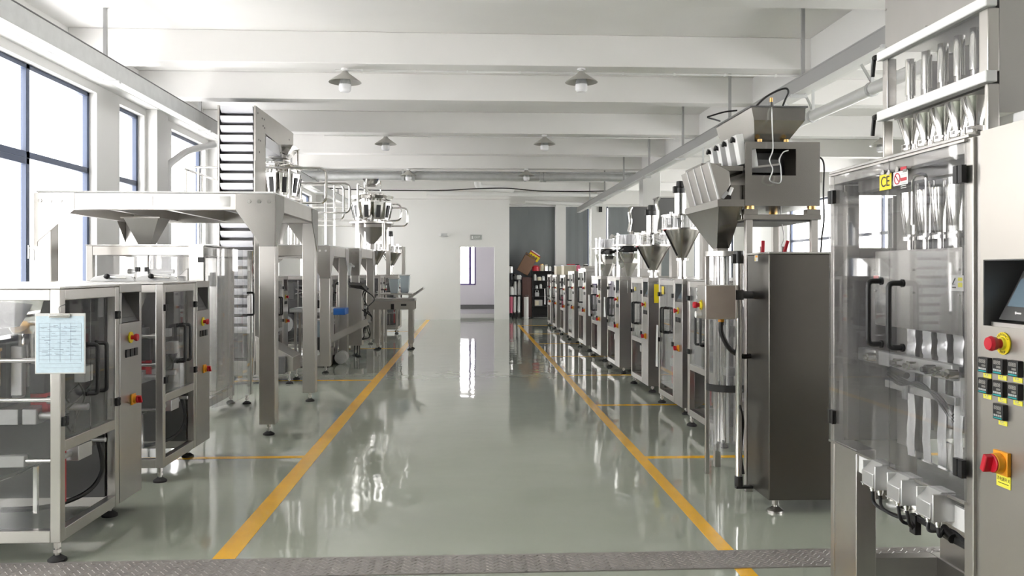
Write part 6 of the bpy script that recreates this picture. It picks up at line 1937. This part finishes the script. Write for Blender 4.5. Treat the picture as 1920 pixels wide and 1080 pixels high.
# ------------------------------------------------------------------ tool rack and clutter by the blinds
RY = 25.65
def fx(px, zc=25.8):
    return at(px, 509, zc).x
def fz(py, zc=25.8):
    return at(960, py, zc).z
rk = thing('tool_rack', 'black steel shelf rack crowded with tools, below the wide blind', 'rack', (fx(1012), RY + 0.2, 0))
rx0, rx1 = fx(998), fx(1034)
rz = fz(508)
for x in (rx0, rx1 - 0.04):
    for y in (RY, RY + 0.40):
        MB().box(x, y, 0, x + 0.04, y + 0.04, rz).build('post', 'black', rk)
levels = [fz(593), fz(574), fz(556), fz(541), fz(526), rz]
for z in levels:
    MB().box(rx0 + 0.001, RY + 0.001, z - 0.02, rx1 - 0.001, RY + 0.439, z).build('shelf', 'black', rk)
MB().box(rx0, RY + 0.441, 0.05, rx1, RY + 0.45, rz).build('back_panel', 'black', rk)


def jar(name, label, cat, x, y, z, r, h, mt, cap='white', grp='jars and pots on top of the tool rack'):
    t = thing(name, label, cat, (x, y, z), grp)
    MB().lathe([(0, 0), (r, 0), (r, h * 0.75), (r * 0.7, h * 0.88), (0, h * 0.88)], (x, y, z), 18).build('body', mt, t)
    MB().lathe([(0, h * 0.88), (r * 0.72, h * 0.88), (r * 0.72, h), (0, h)], (x, y, z), 18).build('lid', cap, t)


jar('pot', 'bright red pot on the near end of the tool rack top', 'pot', fx(1005), RY + 0.15, rz, 0.11, 0.17, 'red', 'red')
jar('jar', 'cream jar beside the red pot on the tool rack', 'jar', fx(1016.5), RY + 0.18, rz, 0.075, 0.22, 'cream', 'brass')
jar('jar', 'silver round jar past the cream jar on the tool rack', 'jar', fx(1024.5), RY + 0.15, rz, 0.065, 0.20, 'polished')
jar('jar', 'white squat jar at the far end of the tool rack top', 'jar', fx(1031), RY + 0.15, rz, 0.055, 0.15, 'white', 'galv')
small = [(1003, 523, 'white', 0.05, 0.20, 'white bottle on the upper shelf of the tool rack'), (1011, 523, 'cream', 0.07, 0.12, 'cream tub on the upper shelf of the tool rack'),
         (1019, 523, 'galv', 0.05, 0.14, 'grey tin on the upper shelf of the tool rack'), (1006, 538.5, 'galv', 0.05, 0.10, 'grey can on the second shelf of the tool rack'),
         (1014, 538.5, 'white', 0.045, 0.14, 'white can on the second shelf of the tool rack')]
for px, py, m, r, h, lab in small:
    z = levels[4] if py < 530 else levels[3]
    jar('tin', lab, 'tin', fx(px), RY + 0.12, z, r, h, m, 'galv', 'tins inside the tool rack')
t = thing('kettlebell_tool', 'grey lifting block with a ring handle on the middle shelf of the rack', 'tool', (fx(1007), RY + 0.15, levels[2]))
MB().box(fx(1003), RY + 0.08, levels[2], fx(1011), RY + 0.2, levels[2] + 0.12).build('block', 'galv', t, bevel=0.01)
MB().tube([(fx(1007) + 0.045 * math.cos(a * PI / 8), RY + 0.14, levels[2] + 0.16 + 0.045 * math.sin(a * PI / 8)) for a in range(16)], 0.012, 8, closed=True).build('ring', 'galv', t)
t = thing('instrument', 'grey instrument case with a pale face on the lower shelf of the rack', 'instrument', (fx(1009), RY + 0.15, levels[1]))
MB().box(fx(1002), RY + 0.05, levels[1], fx(1017), RY + 0.3, levels[1] + 0.2).build('case', 'enamel', t, bevel=0.008)
MB().box(fx(1003.5), RY + 0.044, levels[1] + 0.03, fx(1010), RY + 0.05, levels[1] + 0.17).build('face', 'cream', t)
# brown cabinet, cardboard and carton leaning on it
t = thing('brown_cabinet', 'dark brown cabinet between the partition clutter and the tool rack', 'cabinet', (fx(987), RY + 0.25, 0))
cx0_, cx1_ = fx(978.5), fx(997.5)
mat('brown_paint', (0.10, 0.05, 0.045), 0.5)
MB().box(cx0_, RY + 0.05, 0.03, cx1_, RY + 0.45, fz(520)).build('body', 'brown_paint', t, bevel=0.006)
MB().box(cx0_ + 0.02, RY + 0.035, 0.06, (cx0_ + cx1_) / 2 - 0.004, RY + 0.049, fz(523)).build('door', 'brown_paint', t)
MB().box((cx0_ + cx1_) / 2 + 0.004, RY + 0.035, 0.06, cx1_ - 0.02, RY + 0.049, fz(523)).build('door', 'brown_paint', t)
for s in (-1, 1):
    MB().box((cx0_ + cx1_) / 2 + s * 0.03 - 0.006, RY + 0.02, 0.6, (cx0_ + cx1_) / 2 + s * 0.03 + 0.006, RY + 0.034, 0.72).build('handle', 'galv', t)
c = at(987, 497, 25.9)
t = thing('cardboard_box', 'brown cardboard box tilted on top of the brown cabinet', 'box', (c.x, c.y, fz(520)))
MB().obox((c.x, RY + 0.25, c.z), (0.38, 0.30, 0.55), (0, 0.50, 0)).build('body', 'cardboard', t, bevel=0.006)
MB().obox((c.x + 0.155, RY + 0.25, c.z + 0.285), (0.39, 0.31, 0.05), (0, 0.52, 0)).build('flaps', 'cardboard', t, bevel=0.006)
c = at(1001, 482, 25.9)
t = thing('carton', 'yellow and red carton tilted above the cardboard box', 'carton', (c.x, RY + 0.27, c.z))
MB().obox((c.x, RY + 0.27, c.z), (0.36, 0.20, 0.17), (0, 0.58, 0)).build('body', 'yellow', t, bevel=0.003)
MB().obox((c.x + 0.05, RY + 0.27, c.z + 0.095), (0.37, 0.205, 0.022), (0, 0.58, 0)).build('red_band', 'red', t)
MB().obox((c.x + 0.065, RY + 0.27, c.z + 0.125), (0.30, 0.16, 0.035), (0, 0.58, 0)).build('white_flap', 'white', t)
for k in range(3):
    MB().obox((c.x - 0.09 + 0.08 * k, RY + 0.167, c.z + 0.055 - 0.052 * k), (0.03, 0.006, 0.08), (0, 0.5, 0)).build('printing', 'black', t)
# clutter beside the partition
sh_ = thing('floor_rack', 'low black rack with bottles right beside the white partition end', 'rack', (fx(966), RY + 0.2, 0))
lx0, lx1 = 1.235, fx(977.5)
lz = [fz(595), fz(553), fz(524)]
for x in (lx0, lx1 - 0.03):
    for y in (RY, RY + 0.37):
        MB().box(x, y, 0, x + 0.03, y + 0.03, lz[2]).build('post', 'black', sh_)
for z in lz:
    MB().box(lx0 + 0.001, RY + 0.001, z - 0.02, lx1 - 0.001, RY + 0.399, z).build('shelf', 'black', sh_)
for k, (px, m, r, h, lab) in enumerate(((959, 'white', 0.075, 0.26, 'round white canister first on the low rack by the partition'), (966, 'white', 0.05, 0.42, 'tall white bottle second on the low rack by the partition'),
                                   (973.5, 'paper_white', 0.05, 0.46, 'tall white bottle third on the low rack by the partition'))):
    jar('bottle', lab, 'bottle', fx(px), RY + 0.12, lz[1], r, h, m, 'white', 'bottles on the low rack by the partition')
for k, (px, m, r, h, lab) in enumerate(((958, 'black', 0.07, 0.22, 'black pot on top of the low rack nearest the partition'), (965, 'black', 0.08, 0.18, 'black round case in the middle of the low rack top'), (973, 'paper_white', 0.085, 0.14, 'white tub at the outer end of the low rack top'))):
    jar('pot', lab, 'pot', fx(px), RY + 0.14, lz[2], r, h, m, 'galv' if k != 1 else 'black', 'pots on the low rack by the partition')
jar('pot', 'silver pot stacked on the black pot by the partition', 'pot', fx(958), RY + 0.14, lz[2] + 0.221, 0.075, 0.22, 'polished', 'black', 'pots on the low rack by the partition')
for k, (px, m, lab) in enumerate(((957.5, 'pink', 'pink-handled broom leaning at the low rack'), (964, 'paper_white', 'white-handled mop leaning in the middle at the low rack'), (972, 'paper_white', 'white-handled mop leaning at the outer end of the low rack'))):
    x = fx(px)
    t = thing('broom' if k == 0 else 'mop', lab, 'broom' if k == 0 else 'mop', (x, RY - 0.1, 0), 'brooms and mops at the low rack')
    MB().cyl((x, RY - 0.13, 0.16), (x + 0.01, RY - 0.025, 0.66), 0.04 if k else 0.05, 12).build('stick', m, t)
    MB().loft([(x - 0.05, RY - 0.20, 0.0), (x + 0.05, RY - 0.20, 0.0), (x + 0.05, RY - 0.06, 0.0), (x - 0.05, RY - 0.06, 0.0)], [(x - 0.03, RY - 0.16, 0.2), (x + 0.03, RY - 0.16, 0.2), (x + 0.03, RY - 0.11, 0.2), (x - 0.03, RY - 0.11, 0.2)]).build('head', 'black', t)
t = thing('white_roll', 'white upright roll standing on the floor before the brown cabinet', 'roll', (fx(985.5), RY - 0.15, 0))
MB().cyl((fx(985.5), RY - 0.15, 0), (fx(985.5), RY - 0.15, 0.66), 0.075, 20).build('roll', 'paper_white', t)
MB().cyl((fx(985.5), RY - 0.15, 0.66), (fx(985.5), RY - 0.15, 0.675), 0.03, 14).build('core', 'cardboard', t)
bench = thing('workbench', 'low bench with small pots standing behind the far right machines', 'bench', (2.9, RY + 0.3, 0))
MB().box(2.62, RY + 0.05, fz(510) - 0.04, 3.75, RY + 0.55, fz(510)).build('top', 'brown_paint', bench)
for x in (2.66, 3.64):
    for y in (RY + 0.08, RY + 0.46):
        MB().box(x, y, 0, x + 0.06, y + 0.06, fz(510) - 0.04).build('leg', 'black', bench)
for k, (px, m, cp, lab) in enumerate(((1068, 'red', 'red', 'red pot on the bench behind the right row, nearest the aisle'), (1076, 'pink', 'red', 'pink pot second on the bench behind the right row'), (1084, 'pink', 'black', 'pink pot with a dark lid third on the bench behind the right row'), (1100, 'black', 'galv', 'black round pot last on the bench behind the right row'))):
    jar('pot', lab, 'pot', fx(px), RY + 0.2, fz(510), 0.09, 0.25, m, cp, 'pots on the bench behind the right row')
# loudspeaker-like black box and bracket on the far pillar
q = at(1131, 390, 25.9)
t = thing('wall_speaker', 'small black box fixed high on the far white pillar', 'speaker', (q.x, Y1 - 0.25, q.z))
MB().box(q.x - 0.05, Y1 - 0.30, q.z - 0.09, q.x + 0.05, Y1 - 0.20, q.z + 0.09).build('case', 'black', t, bevel=0.01)
MB().box(q.x - 0.02, Y1 - 0.245, q.z + 0.091, q.x + 0.02, Y1 - 0.205, q.z + 0.14).build('bracket', 'galv', t)
# ------------------------------------------------------------------ lettering becomes plain mesh
DG = bpy.context.evaluated_depsgraph_get()
for ob in [o for o in bpy.data.objects if o.type == 'FONT']:
    me = bpy.data.meshes.new_from_object(ob.evaluated_get(DG), depsgraph=DG)
    me.name = ob.name
    nm, par, mtx = ob.name, ob.parent, ob.matrix_local.copy()
    bpy.data.objects.remove(ob)
    o = bpy.data.objects.new(nm, me)
    COL.objects.link(o)
    o.parent = par
    o.matrix_local = mtx
